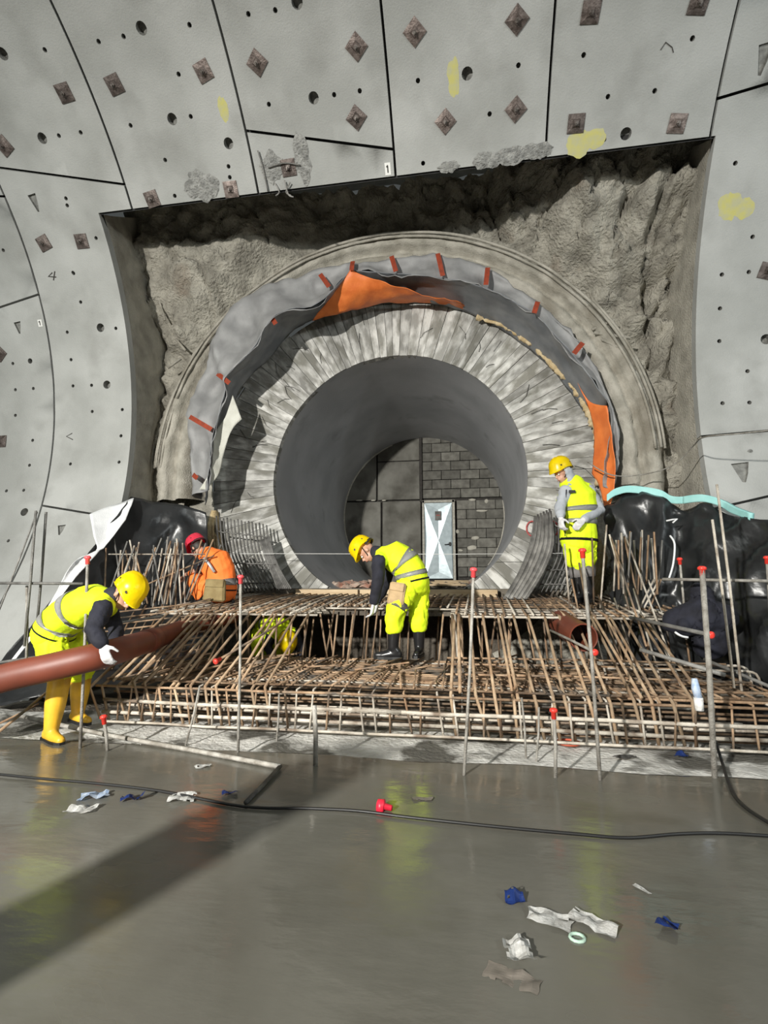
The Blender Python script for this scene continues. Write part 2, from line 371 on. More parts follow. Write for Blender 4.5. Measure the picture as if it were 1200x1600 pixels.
def seg_mesh(poly, L_shape, seed):
    gap = .015
    cx = sum(p[0] for p in poly)/len(poly); cs = sum(p[1] for p in poly)/len(poly)
    def isin(p, g=0):
        if not inside(p, poly): return False
        if L_shape and OX0 < p[0] < OX1 and p[1] < OS: return False
        return True
    # outline
    def outline():
        if not L_shape: return poly
        # subtract the opening rectangle corner / side
        pts = []
        n = len(poly)
        res = bool_sub(poly)
        return res
    out = outline()
    if not out or len(out) < 3: return None
    # inset by gap along edges of original polygon
    n = len(out); area = sum(out[i][0]*out[(i+1) % n][1]-out[(i+1) % n][0]*out[i][1] for i in range(n))
    if area < 0: out = out[::-1]
    ins = []
    for i in range(n):
        p0, p1, p2 = Vector(out[i-1]), Vector(out[i]), Vector(out[(i+1) % n])
        e1 = (p1-p0).normalized(); e2 = (p2-p1).normalized(); n1 = Vector((-e1.y, e1.x)); n2 = Vector((-e2.y, e2.x))
        m = n1+n2; m = m/(m.dot(m)/2) if m.length > .2 else n1
        ins.append(p1+m*gap)
    # resample
    bnd = []
    for i in range(n):
        a, b = ins[i], ins[(i+1) % n]; k = max(1, int((b-a).length/.2)); bnd += [a.lerp(b, j/k) for j in range(k)]
    V = [Vector(p) for p in bnd]; nb = len(V); E = [(i, (i+1) % nb) for i in range(nb)]
    insl = [tuple(p) for p in ins]
    hh = [h for h in hp if all(inside(q, insl) for q in h)]
    hidx = []
    for h in hh:
        b0 = len(V); V += [Vector(q) for q in h]; E += [(b0+i, b0+(i+1) % len(h)) for i in range(len(h))]; hidx.append(list(range(b0, len(V))))
    x0 = min(p[0] for p in insl); x1 = max(p[0] for p in insl); s0 = min(p[1] for p in insl); s1 = max(p[1] for p in insl)
    hc = [(sum(q[0] for q in h)/len(h), sum(q[1] for q in h)/len(h)) for h in hh]
    nx = max(1, int((x1-x0)/.3)); ns_ = max(1, int((s1-s0)/.16))
    for i in range(1, nx):
        for j in range(1, ns_):
            p = (x0+(x1-x0)*i/nx, s0+(s1-s0)*j/ns_)
            if inside(p, insl) and all((p[0]-c[0])**2+(p[1]-c[1])**2 > .03 for c in hc):
                if min((Vector(p)-q).length for q in V[:nb]) > .05: V.append(Vector(p))
    ov, oe, of, orig, _, _ = delaunay_2d_cdt(V, E, [], 0, 1e-5)
    bm = bmesh.new(); vv = [bm.verts.new(cylp(p.x, p.y)-Vector((0, YC, ZC))) for p in ov]
    for f in of:
        c = (sum(ov[i].x for i in f)/3, sum(ov[i].y for i in f)/3)
        if not inside(c, insl): continue
        if any(inside(c, h) for h in hh): continue
        fc = bm.faces.new([vv[i] for i in f]); fc.smooth = True
    bm.normal_update()
    for f in bm.faces:
        c = f.calc_center_median()
        if f.normal.dot(Vector((0, c.y, c.z))) > 0: f.normal_flip()
    for v in [v for v in bm.verts if not v.link_faces]: bm.verts.remove(v)
    def wallring(pts, depth, mi, cap=False):
        k = len(pts)
        a = [bm.verts.new(cylp(p[0], p[1])-Vector((0, YC, ZC))) for p in pts]
        b = [bm.verts.new(cylp(p[0], p[1], R+(.03 if abs(p[1]-OS) < .02 and OX0-.1 < p[0] < OX1+.1 else depth))-Vector((0, YC, ZC))) for p in pts]
        for i in range(k):
            f = bm.faces.new((a[i], a[(i+1) % k], b[(i+1) % k], b[i])); f.material_index = mi
        if cap: f = bm.faces.new(b); f.material_index = mi
    wallring([tuple(p) for p in bnd], .12, 0)
    for h in hh: wallring(h, .10 if len(h) > 6 else .035, 1, True)
    return bm
def bool_sub(poly):
    """outline of poly minus the opening, traced on a fine test: exact for the axis-aligned opening"""
    xs = [p[0] for p in poly]; ss = [p[1] for p in poly]; x0, x1 = min(xs), max(xs); s0, s1 = min(ss), max(ss)
    # edges of poly at a given x: poly has vertical sides at x0,x1 and two sloping ends
    lo = sorted([p for p in poly if abs(p[0]-x0) < 1e-4], key=lambda p: p[1]); hi = sorted([p for p in poly if abs(p[0]-x1) < 1e-4], key=lambda p: p[1])
    def bot(x): t = (x-x0)/(x1-x0); return lo[0][1]*(1-t)+hi[0][1]*t
    def top(x): t = (x-x0)/(x1-x0); return lo[1][1]*(1-t)+hi[1][1]*t
    if x0 < OX0 < x1:    # left edge of opening
        if bot(OX0) >= OS or bot(x1) >= OS: return poly if bot(x1) >= OS else poly
        if top(OX0) <= OS: return [(x0, lo[0][1]), (OX0, bot(OX0)), (OX0, top(OX0)), (x0, lo[1][1])]
        return [(x0, lo[0][1]), (OX0, bot(OX0)), (OX0, OS), (x1, OS), (x1, hi[1][1]), (x0, lo[1][1])]
    if x0 < OX1 < x1:
        if top(OX1) <= OS: return [(OX1, bot(OX1)), (x1, hi[0][1]), (x1, hi[1][1]), (OX1, top(OX1))]
        return [(x0, OS), (OX1, OS), (OX1, bot(OX1)), (x1, hi[0][1]), (x1, hi[1][1]), (x0, lo[1][1])]
    # wholly between
    if min(lo[0][1], hi[0][1]) >= OS: return poly
    if max(lo[1][1], hi[1][1]) <= OS: return None
    return [(x0, max(OS, lo[0][1])), (x1, max(OS, hi[0][1])), (x1, hi[1][1]), (x0, lo[1][1])]
def S(px, py): return CY(px, py)[1]
# joints of each ring: list of (s at left edge, s at right edge)
SF, ST = -3.85, 9.6
J = {}
def jl(px0, py0, px1, py1, k):
    a, b = CY(px0, py0), CY(px1, py1); xl = X0+k*WR; sl = (b[1]-a[1])/(b[0]-a[0]); return (a[1]+(xl-a[0])*sl, a[1]+(xl+WR-a[0])*sl)
J[-1] = [jl(0, 480, 60, 460, -1), (3.7, 3.45), (6.5, 6.2)]
J[0] = [jl(66, 790, 145, 803, 0), jl(20, 265, 192, 288, 0), (7.2, 7.5)]
J[1] = [(6.1, 5.7)]
J[2] = [jl(390, 205, 613, 233, 2), (7.0, 7.3)]
J[3] = [(6.6, 6.3)]
J[4] = [(6.3, 6.6)]
J[5] = [jl(1150, 787, 1198, 776, 5), jl(1095, 682, 1199, 673, 5), jl(1125, 153, 1199, 131, 5), (6.6, 6.3)]
for k in (-3, 6, 8): J[k] = [(-.9, -.6), (2.2, 2.5), (5.6, 5.3)]
for k in (-2, 7): J[k] = [(-.1, -.4), (3.4, 3.1), (6.3, 6.6)]
for k in range(-3, 9):
    xl = X0+k*WR; xr = xl+WR; js = [(SF, SF)]+J[k]+[(ST, ST)]
    for i in range(len(js)-1):
        (a, b), (c, d) = js[i], js[i+1]
        poly = [(xl, a), (xr, b), (xr, d), (xl, c)]
        L = not (xr <= OX0 or xl >= OX1 or min(a, b) >= OS)
        bm = seg_mesh(poly, L, k)
        if bm is None: continue
        obj('lining_segment', bm, ['lining', 'pocket'], wall)
# the dark packing behind the joints
bm = bmesh.new()
def backing(x0, x1, s0, s1):
    n = max(2, int((s1-s0)/.2)); v = [[bm.verts.new(cylp(x, s0+(s1-s0)*i/n, R+.115)-Vector((0, YC, ZC))) for i in range(n+1)] for x in (x0, x1)]
    for i in range(n): bm.faces.new((v[0][i], v[1][i], v[1][i+1], v[0][i+1]))
backing(X0-3*WR, OX0-.02, SF, ST); backing(OX1+.02, X0+9*WR, SF, ST); backing(OX0-.02, OX1+.02, OS+.02, ST)
obj('joint_packing', bm, 'backing', wall, True)
# paint, repairs and tags lying on the lining
def on_lining(cx, cs, dx, ds, h=.003): return cylp(cx+dx, cs+ds, R-h)-Vector((0, YC, ZC))
def daub(name, px, py, a, b, m, seed, h=.003, n=26, rag=.35, rough=0):
    cx, cs = CY(px, py); bm = bmesh.new(); rings = []
    for q in (1, .62, .3):
        rings.append([bm.verts.new(on_lining(cx, cs, a*q*(1+rag*nz((math.cos(t*.2416)*1.5, math.sin(t*.2416)*1.5, seed), 1.4))*math.cos(t*2*math.pi/n), b*q*(1+rag*nz((math.cos(t*.2416)*1.5, math.sin(t*.2416)*1.5, seed+5), 1.6))*math.sin(t*2*math.pi/n), h*(1 if q < 1 else .3)+rough*abs(nz((t, q*9, seed), .7)))) for t in range(n)])
    for i in (0, 1):
        for j in range(n): bm.faces.new((rings[i][j], rings[i][(j+1) % n], rings[i+1][(j+1) % n], rings[i+1][j]))
    bm.faces.new(rings[2]); bm.normal_update()
    return obj(name, bm, m, wall, False)
for i, (x, y, a, b) in enumerate([(349,170,.06,.13),(709,122,.07,.17),(905,224,.14,.13),(930,216,.13,.10),(1140,320,.13,.16),(1163,326,.11,.11)]):
    daub('paint_mark', x, y, a, b, 'yellowpaint', i)
for i, (x, y, a, b) in enumerate([(316,290,.24,.16),(474,252,.10,.28),(424,262,.16,.15),(838,236,.17,.09),(800,243,.2,.09),(762,250,.17,.09),(702,261,.12,.06),(1172,705,.03,.02)]):
    daub('repair_patch', x, y, a, b, 'repair', i+20, .012, 30, .5, .012)
def stroke(name, pts, wd, m, parent=None, h=.004):
    """a painted line on the lining through measured points"""
    P = [cylp(*CY(*p), R-h)-Vector((0, YC, ZC)) for p in pts]; bm = bmesh.new(); add_tube(bm, P, wd, 4); return obj(name, bm, m, wall)
stroke('written_mark', [(82,426),(76,432),(88,433)], .008, 'ink'); stroke('written_mark', [(86,424),(84,438)], .008, 'ink')
stroke('written_mark', [(113,677),(104,682),(114,687)], .007, 'ink')
stroke('crack', [(1032,78),(1040,66),(1050,74),(1052,82)], .006, 'ink')
for (x, y, a, b) in [(606, 264, .036, .065), (63, 505, .035, .05)]:
    cx, cs = CY(x, y); bm = bmesh.new(); bm.faces.new([bm.verts.new(on_lining(cx, cs, dx, ds, .006)) for dx, ds in ((-a, -b), (a, -b), (a, b), (-a, b))])
    o = obj('tag_label', bm, 'tagwhite', wall)
    bm = bmesh.new(); add_tube(bm, [on_lining(cx, cs, 0, -b*.6, .009), on_lining(cx, cs, 0, b*.6, .009)], .007, 4); add_tube(bm, [on_lining(cx, cs, 0, b*.6, .009), on_lining(cx, cs, -a*.45, b*.3, .009)], .006, 4)
    obj('tag_digit', bm, 'ink', o)
# anchor plates
PL = [(402,98,45),(557,73,45),(557,184,45),(648,50,45),(808,31,45),(696,190,42),(806,171,45),(101,145,5),(179,132,14),(318,111,16),(7,228,30),(238,311,12),(361,296,0),(69,380,14),(128,377,2),(451,262,4),(923,19,-6),(900,193,-6),(1058,193,-8),(1092,4,-8),(0,553,40),(2,690,4),(1199,424,-20)]
for (px, py, rot) in PL:
    cx, cs = CY(px, py); a = cs/R; n_in = Vector((0, -math.cos(a), -math.sin(a))); ex = Vector((1, 0, 0)); es = Vector((0, -math.sin(a), math.cos(a)))
    r = math.radians(rot+random.uniform(-4, 4)); u = ex*math.cos(r)+es*math.sin(r); v = -ex*math.sin(r)+es*math.cos(r)
    c = cylp(cx, cs, R-.004)-Vector((0, YC, ZC)); bm = bmesh.new(); h = .092
    prof = [(1., 0, 0), (1., .010, 0), (.45, .018, 0), (.30, .034, 0)]
    rg = []
    for q, z, _ in prof:
        rg.append([bm.verts.new(c+u*(h*q*sx)+v*(h*q*sy)+n_in*z) for sx, sy in ((-1, -1), (0, -1.0), (1, -1), (1, 0), (1, 1), (0, 1), (-1, 1), (-1, 0))])
    for i in range(3):
        for j in range(8): bm.faces.new((rg[i][j], rg[i][(j+1) % 8], rg[i+1][(j+1) % 8], rg[i+1][j]))
    bm.faces.new(rg[3]); pl = obj('anchor_plate', bm, 'steelplate', wall)
    bm = bmesh.new(); add_tube(bm, [c+n_in*.03, c+n_in*.055], .024, 6); add_tube(bm, [c+n_in*.05, c+n_in*.085], .012, 6); obj('nut', bm, 'nut', pl)
# broken out corner beside the niche head: wires and bracket
for pts in ([(404,235),(412,262),(420,300)],[(430,285),(438,300),(432,306)],[(446,282),(452,304),(460,308)],[(455,285),(448,300),(456,306)],[(420,262),(445,255),(470,258)]):
    P = [cylp(*CY(*p), R-.03-.02*random.random())-Vector((0, YC, ZC)) for p in pts]; bm = bmesh.new(); add_tube(bm, spline(P, 4), .009, 5); obj('bent_bar', bm, 'rebargrey', wall, True)

# ------------------------------------------------------------------ SETTING: niche (reveals, sprayed rock face)
YB = 7.4
CPX, CPZ, Y1, Y2, RP = -1.065, HC+1.62, 7.80, 12.66, 2.0
def rockd(x, z):
    p = (x, 0, z); rgh = 1.0 if x > -.5 else .75
    big = .16*fbm(p, .75, 3, 2); rid = .10*(1-abs(nz((x+.35*z, 0, z-.5*x), 1.6, 7))*3); fine = .06*fbm(p, 5, 4, 4)
    cr = abs(nz((x*1.2, 0, z*.8), 1.1, 21)); crk = (.22*max(0, 1-cr*13)+.16*max(0, 1-abs(nz((x, 4, z*1.3), 2.3, 90))*18)) if x > -.6 else .12*max(0, 1-cr*18)
    blocky = .09*math.floor(3*nz(p, 1.4, 33))/3
    low = 1 if z > 3.4 else max(.25, (z-1)/2.4)
    rr = math.hypot(x-CPX, z-CPZ); near = min(1, max(.12, (rr-3.55)/.55))
    ss = lambda q: 0 if q < 0 else 1 if q > 1 else q*q*(3-2*q)
    lean = ss((z-4.7)/1.9)*(.55*ss((-1.9-x)/1.6)+.95*ss((x-.4)/1.6)+.08)
    gr = (.13*(1-2*abs(nz(p, 2.9, 50)))+.03*math.floor(6*nz(p, 2.2, 80)))*(1 if x > 0 else .45)+.07*(1-2*abs(nz(p, 5.7, 60)))*(1 if x > 0 else .6)+.03*(1-2*abs(nz(p, 12, 61)))
    return YB+.10-lean*near-(big+rid*rgh+blocky*rgh+gr)*low*near-fine*rgh+crk*low*near
bm = bmesh.new(); st = .034; nx = int(8.6/st); nzv = int(7.9/st); x_, z_ = -5.35, -.4
g = {}
for i in range(nx+1):
    for k in range(nzv+1):
        x = x_+8.6*i/nx; z = z_+7.9*k/nzv
        if math.hypot(x-CPX, z-CPZ) > 3.38: g[i, k] = bm.verts.new((x, rockd(x, z), z))
for i in range(nx):
    for k in range(nzv):
        q = [(i, k), (i+1, k), (i+1, k+1), (i, k+1)]
        if all(t in g for t in q): bm.faces.new([g[t] for t in q])
struct(obj('wall_rock', bm, 'rock', None, True))
def reveal(name, fr, bk, n, m2, amp, m='reveal', off=0):
    bm = bmesh.new(); rows = []
    for i in range(n+1):
        t = i/n; a, b = fr(t), bk(t)
        rows.append([bm.verts.new(a.lerp(b, j/m2)) for j in range(m2+1)])
    for i in range(n):
        for j in range(m2): bm.faces.new((rows[i][j], rows[i+1][j], rows[i+1][j+1], rows[i][j+1]))
    bm.normal_update(); nn = [v.normal.copy() for v in bm.verts]
    for v, no in zip(bm.verts, nn):
        v.co += no*amp*(fbm(v.co, 2.5, 5, off)+.5*abs(nz(v.co, 9, off)))
    return struct(obj(name, bm, m, None, True))
def fl(t, x, dr=.02): s = SF+(OS-SF)*t; return cylp(x, s, R+dr)
reveal('wall_left', lambda t: fl(t, OX0-.045), lambda t: Vector((-4.97-.30*max(0, t-.72)/.28, 7.72, -.4+t*8.1)), 90, 22, .045)
reveal('wall_right', lambda t: fl(t, OX1+.03), lambda t: Vector((2.9+.2*max(0, t-.8)/.2, 7.72, -.4+t*8.1)), 90, 22, .012, 'reveal', 5)
LZ = cylp(0, OS, R)
reveal('ceiling', lambda t: Vector((OX0-.4+(OX1-OX0+.8)*t, LZ.y+.03, LZ.z+.012)), lambda t: Vector((OX0-.4+(OX1-OX0+.8)*t, LZ.y-.10, LZ.z+.62)), 90, 8, .003, 'backing', 9)  # strip behind the lintel edge: near-black colour stands in for shade
reveal('ceiling', lambda t: Vector((-5.7+9.5*t, LZ.y-.14, LZ.z+.6)), lambda t: Vector((-5.7+9.5*t, 7.75, 7.85)), 90, 24, .05, 'reveal', 9)

# ------------------------------------------------------------------ cross-passage: arch rib, collar, bore
def AP(r, th, y): return Vector((CPX+r*math.sin(th), y, CPZ+r*math.cos(th)))   # th from the crown, clockwise
D = math.radians
arch = tag(empty('steel_arch', (CPX, 7.3, CPZ)), 'mortar-coated ribbed arch ring framing the round passage mouth', 'arch')
def arch_sweep(name, prof, t0, t1, n, m, parent, amp=.0, ns=4, off=0, rs=lambda t: 0):
    bm = bmesh.new(); rows = []
    for i in range(n+1):
        th = t0+(t1-t0)*i/n; rr = []
        for (r, y) in prof:
            p = AP(r+rs(th), th, y); d = Vector((p.x-CPX, 0, p.z-CPZ)).normalized()
            a = amp*fbm(p, ns, 4, off); p += d*a*.7+Vector((0, -1, 0))*a
            rr.append(bm.verts.new(p-parent.location))
        rows.append(rr)
    for i in range(n):
        for j in range(len(prof)-1): bm.faces.new((rows[i][j], rows[i+1][j], rows[i+1][j+1], rows[i][j+1]))
    bmesh.ops.recalc_face_normals(bm, faces=bm.faces[:])
    return obj(name, bm, m, parent, True)
prof = [(3.84, 7.56), (3.74, 7.40), (3.68, 7.22), (3.62, 7.15), (3.53, 7.13), (3.49, 7.19), (3.47, 7.30), (3.42, 7.31), (3.38, 7.24), (3.31, 7.22), (3.24, 7.30), (3.18, 7.42), (3.12, 7.60), (3.10, 7.86)]
arch_sweep('arch_ring', prof, D(-96), D(97), 220, 'arch', arch, .028, 4)
for rr_, y_, w_ in ((3.66, 7.13, .022), (3.57, 7.09, .022)):
    pts = [AP(rr_+.012*nz((i, 0, 0), .2, rr_), D(-70+140*i/90), y_+.015*nz((i, 3, 0), .3))-arch.location for i in range(91)]
    tube('rib_bar', pts[:12] and pts, w_, 'arch', arch, 6)
for rr_, y_ in ((3.69, 7.12), (3.56, 7.08), (3.62, 7.05)):
    tube('rib_bar', [AP(rr_, D(52+36*i/24), y_)-arch.location for i in range(25)], .02, 'arch', arch, 6)
    tube('rib_bar', [AP(rr_+.02, D(-88+34*i/24), y_+.05)-arch.location for i in range(25)], .016, 'arch', arch, 6)
for a_, b_ in (((928,520,7.2),(985,528,7.1)),((925,515,7.2),(960,500,7.15)),((940,530,7.2),(972,545,7.12)),((283,560,7.2),(262,575,7.15)),((290,548,7.2),(275,530,7.2))):
    tube('rod_end', [W(*a_)-arch.location, W(*b_)-arch.location], .022, 'arch', arch, 6)
# bent rods left of the arch
rods = thing('tie_rod', 'thin mortar-coated rods crossing the left rock face beside the cut edge', 'rod')
for pts in ([(196,360,7.1),(215,420,7.15),(228,480,7.1),(230,468,7.1)],[(196,362,7.0),(235,430,7.05),(252,480,7.1),(258,500,7.1)],[(200,365,7.1),(222,420,7.1),(232,466,7.1)]):
    tube('rod', spline([W(*p) for p in pts], 6), .016, 'arch', rods, 6)
rebase(rods, W(215, 420, 7.1))
# collar: radial board marks, each a slab of its own
collar = struct(empty('wall_collar', (CPX, Y1, CPZ)))
NB = 84; RO = 3.06
a0 = -148.0
th = D(a0)
while th < D(148):
    wd = D(random.uniform(2.6, 5.0)); t1 = min(th+wd, D(148)); dy = random.uniform(-.012, .012); bm = bmesh.new(); rows = []
    hw = (t1-th)/2-.0012
    for rr_ in (RP, 2.25, 2.5, 2.75, RO+.05*random.uniform(-1, 1)):
        rows.append([bm.verts.new((rr_*math.sin(hw*(j-1)), dy, rr_*math.cos(hw*(j-1)))) for j in range(3)])
    for i in range(4):
        for j in range(2): bm.faces.new((rows[i][j], rows[i+1][j], rows[i+1][j+1], rows[i][j+1]))
    r = bmesh.ops.extrude_face_region(bm, geom=bm.faces[:])
    for v in r['geom']:
        if isinstance(v, bmesh.types.BMVert): v.co.y += .12
    bmesh.ops.recalc_face_normals(bm, faces=bm.faces[:]); o = obj('board_imprint', bm, 'board', collar); o.rotation_euler = (0, (th+t1)/2, 0); th = t1
bm = bmesh.new()   # outer rim of the collar
rows = [[bm.verts.new(AP(rr_, D(-150+300*i/120), y_)-collar.location) for rr_, y_ in ((RP, Y1+.05), (RO, Y1+.05), (RO, Y1+.6))] for i in range(121)]
for i in range(120):
    for j in range(2): bm.faces.new((rows[i][j], rows[i+1][j], rows[i+1][j+1], rows[i][j+1]))
obj('collar_core', bm, 'board', collar, False)
for i in range(34):   # fine scratches and wire traces
    t_ = D(random.uniform(-100, 100)); r_ = random.uniform(2.15, 2.9); l_ = random.uniform(.1, .3); k_ = random.uniform(-.08, .08)
    tube('wire_trace', [AP(r_+l_*q, t_+k_*q, Y1-.016) for q in (0, .5, 1)] and [AP(r_+l_*q, t_+k_*q*q, Y1-.016)-collar.location for q in (0, .5, 1)], .004, 'rebardark', collar, 4)
bm = bmesh.new()
for (x, y) in ((832, 826), (863, 826)):
    c = W(x, y, Y1-.02)-collar.location; add_tube(bm, [c+Vector((.085*math.cos(q), 0, .11*math.sin(q))) for q in [i*.4189 for i in range(15)]], .012, 5, closed=True)
c = W(882, 826, Y1-.02)-collar.location; add_tube(bm, [c+Vector((.085*math.cos(q), 0, .11*math.sin(q))) for q in [2+i*.4 for i in range(9)]], .012, 5)
obj('sprayed_number', bm, 'redpaint', collar)
bm = bmesh.new()   # mortar infill between collar and rock, below the arch
for sg in (-1, 1):
    rows = [[bm.verts.new(AP(rr_, D(sg*(88+64*i/30)), 7.66+.04*nz((i*.3, rr_*3, sg), 1))-collar.location) for rr_ in (2.98, 3.2, 3.45, 3.75)] for i in range(31)]
    for i in range(30):
        for j in range(3): bm.faces.new((rows[i][j], rows[i+1][j], rows[i+1][j+1], rows[i][j+1]))
obj('mortar_infill', bm, 'rock', collar, True)
# yellow foam along the right outer edge
bm = bmesh.new(); pts = []; rs = []
fp = spline([W(x, y, 7.66) for x, y in ((745,497),(787,511),(810,526),(832,541),(855,564),(877,586),(896,605),(907,624),(919,646),(926,669),(932,695),(935,725),(933,760))], 12)
for i, p in enumerate(fp):
    pts.append(p+Vector((0, -.03, 0))-collar.location); rs.append(.038+.03*nz((i, 5, 0), .3)+.018*nz((i, 9, 0), .9))
add_tube(bm, pts, rs, 8)
for v in bm.verts: v.co += Vector((nz(v.co, 14), nz(v.co, 13, 3), nz(v.co, 15, 7)))*.03
obj('foam_bead', bm, 'foamy', collar, True)
bm = bmesh.new()
add_tube(bm, [W(x, y, 7.7)-collar.location for x, y in ((335,800),(330,835),(345,870),(340,900))], [.06, .10, .08, .09], 8)
add_tube(bm, [W(x, y, 7.62)-collar.location for x, y in ((925,830),(935,870),(928,905),(930,935))], [.06, .12, .13, .14], 10)
for v in bm.verts: v.co += Vector((nz(v.co, 9), nz(v.co, 8, 3), nz(v.co, 9, 7)))*.06
obj('foam_lump', bm, 'foamy', collar, True)
# wall of the pit below the collar
bm = bmesh.new(); rows = [[bm.verts.new((-5.2+8.3*i/60, 7.72+.05*fbm((i*.14, j*.14, 3), 1.5, 4), -.3+1.45*j/12)) for i in range(61)] for j in range(13)]
for j in range(12):
    for i in range(60): bm.faces.new((rows[j][i], rows[j][i+1], rows[j+1][i+1], rows[j+1][i]))
struct(obj('wall_pit', bm, 'muck', None, True))
# bore
bm = bmesh.new(); NS = 120; rows = []
YL = [Y1+.02, Y1+.3, 8.8, 10, 11.3, Y2+.1]
for i in range(NS):
    a = 2*math.pi*i/NS; rows.append([bm.verts.new(AP(RP+.012*nz((a, y, 0), 1.2), a, y)) for y in YL])
for i in range(NS):
    for j in range(len(YL)-1): bm.faces.new((rows[i][j], rows[i][j+1], rows[(i+1) % NS][j+1], rows[(i+1) % NS][j]))
struct(obj('wall_bore', bm, 'pipeconc', None, True))
bm = bmesh.new(); rows = []
for j in range(14):
    y = Y1+.05+(Y2-Y1)*j/13; rows.append([bm.verts.new((CPX-1.6+3.2*i/24, y, 1.10+.16*j/13+.04*fbm((i*.3, j*.5, 0), 1, 3))) for i in range(25)])
for j in range(13):
    for i in range(24): bm.faces.new((rows[j][i], rows[j][i+1], rows[j+1][i+1], rows[j+1][i]))
struct(obj('floor', bm, 'muck', None, True))
# end wall
ew = struct(empty('wall_end', (CPX, Y2, 1.2)))
EO = ew.location
zj = W(700, 780, Y2).z; xd0 = W(661, 850, Y2).x; xd1 = W(711, 850, Y2).x; xch = W(657, 700, Y2).x; zdt = W(690, 784, Y2).z; zdb = W(690, 906, Y2).z
box('wall_core', (0, .16, 1.6), (4.6, .1, 4.6), 'joint', ew)
bh, bl = .235, .47
for row in range(12):   # blocks above the joint, right of the channel
    z = zj+.03+row*bh
    off = (row % 2)*bl/2
    for k in range(-1, 6):
        x0 = xch+.05+k*bl+off; x1 = x0+bl-.012
        x0 = max(x0, xch+.05)
        if x1-x0 < .06 or x0 > CPX+2.1: continue
        if math.hypot((x0+x1)/2-CPX, z+.1-CPZ) < 2.35: box('block', ((x0+x1)/2-EO.x, .06+random.uniform(-.004, .004), z+bh/2-EO.z), (x1-x0, .1, bh-.014), 'block', ew, .006)
for row in range(8):    # below, right of the door
    z = zj-.03-(row+1)*bh; off = (row % 2)*bl/2
    for k in range(-1, 4):
        x0 = max(xd1+.06+k*bl+off, xd1+.06); x1 = xd1+.06+k*bl+off+bl-.012
        if x1-x0 < .06 or z < .9: continue
        box('block', ((x0+x1)/2-EO.x, .06+random.uniform(-.004, .004), z+bh/2-EO.z), (x1-x0, .1, bh-.012), 'block', ew, .006)
xa = W(545, 800, Y2).x; xb = W(596, 800, Y2).x; xc = W(589, 720, Y2).x
for (x0, x1, z0, z1) in ((xa-.15, xb-.02, .9, zj-.02), (xb+.03, xd0-.05, .9, zj-.02), (xa-.2, xc-.02, zj+.02, zj+1.9), (xc+.02, xch-.03, zj+.02, zj+1.0), (xc+.02, xch-.03, zj+1.02, zj+1.9)):
    box('wall_panel', ((x0+x1)/2-EO.x, .05, (z0+z1)/2-EO.z), (x1-x0, .1, z1-z0), 'panelconc', ew, .01)
box('steel_channel', (xch-EO.x, .0, zj+.9-EO.z), (.07, .06, 1.9), 'joint', ew, .005)
for (x, y, a, b) in ((738, 781, .09, .035), (752, 798, .16, .03), (742, 840, .09, .05), (738, 856, .12, .06), (720, 860, .06, .03), (708, 862, .05, .03), (760, 783, .05, .05), (715, 830, .04, .05), (583, 782, .06, .02), (562, 782, .08, .02), (600, 782, .05, .02)):
    c = W(x, y, Y2)-EO; bm = bmesh.new(); vs = add_ball(bm, c+Vector((0, .0, 0)), (a, .018, b), sub=2)
    for v in vs: v.co += (v.co-c)*.5*nz(v.co, 14, x)
    obj('mortar_smear', bm, 'mortar', ew, True)
bm = bmesh.new(); pts = [AP(RP-.01, D(t_), Y2-.02)-EO for t_ in range(-130, -20, 3)]; add_tube(bm, pts, [.02+.02*abs(nz((i, 0, 0), .8)) for i in range(len(pts))], 6)
pts = [AP(RP-.01, D(t_), Y2-.02)-EO for t_ in range(80, 130, 3)]; add_tube(bm, pts, [.012+.015*abs(nz((i, 0, 5), .8)) for i in range(len(pts))], 6); obj('mortar_seam', bm, 'mortar', ew, True)
# door
dr = struct(empty('door_1', (xd0, Y2-.05, zdb)))
dw = xd1-xd0; dh = zdt-zdb
bm = bmesh.new()
for c, s in (((.02, 0, dh/2), (.05, .1, dh+.05)), ((dw-.02, 0, dh/2), (.06, .1, dh+.05)), ((dw/2, 0, dh), (dw, .1, .06))): add_box(bm, c, s)
obj('door_frame', bm, 'frame', dr)
bm = bmesh.new(); x0, x1, z0, z1, yy = .05, dw-.06, .03, dh-.04, -.03; cx, cz = (x0+x1)/2, (z0+z1)/2+.0
c = bm.verts.new((cx, yy-.012, cz)); q = [bm.verts.new(p) for p in ((x0, yy, z0), (x1, yy, z0), (x1, yy, z1), (x0, yy, z1))]
m4 = [bm.verts.new(p) for p in ((cx, yy+.035, z0+.16), (x1-.04, yy+.035, cz), (cx, yy+.035, z1-.16), (x0+.04, yy+.035, cz))]
for i in range(4):
    a, b = q[i], q[(i+1) % 4]; bm.faces.new((a, b, m4[i])); bm.faces.new((b, c, m4[i])); bm.faces.new((c, a, m4[i]))
bb = [bm.verts.new((v.co.x, .02, v.co.z)) for v in q]
for i in range(4): bm.faces.new((q[i], bb[i], bb[(i+1) % 4], q[(i+1) % 4]))
bmesh.ops.recalc_face_normals(bm, faces=bm.faces[:]); lf = obj('door_leaf', bm, 'zinc', dr)
o = box('door_sign', (cx-.0, yy-.02, dh-.36), (.15, .01, .22), 'rebargrey', dr); box('sign_text', (cx, yy-.028, dh-.35), (.09, .004, .02), 'redpaint', o)
o = box('door_handle', (dw-.12, -.06, dh*.45), (.05, .03, .09), 'slot', dr, .01); tube('lever', [Vector((dw-.12, -.07, dh*.45)), Vector((dw-.25, -.09, dh*.44))], .011, 'slot', o)

# ------------------------------------------------------------------ membrane round the passage mouth
mem = tag(empty('membrane_skirt', (CPX, 7.2, CPZ)), 'crumpled grey waterproof membrane hanging around the arch, taped with red strips', 'membrane')
MO = mem.location
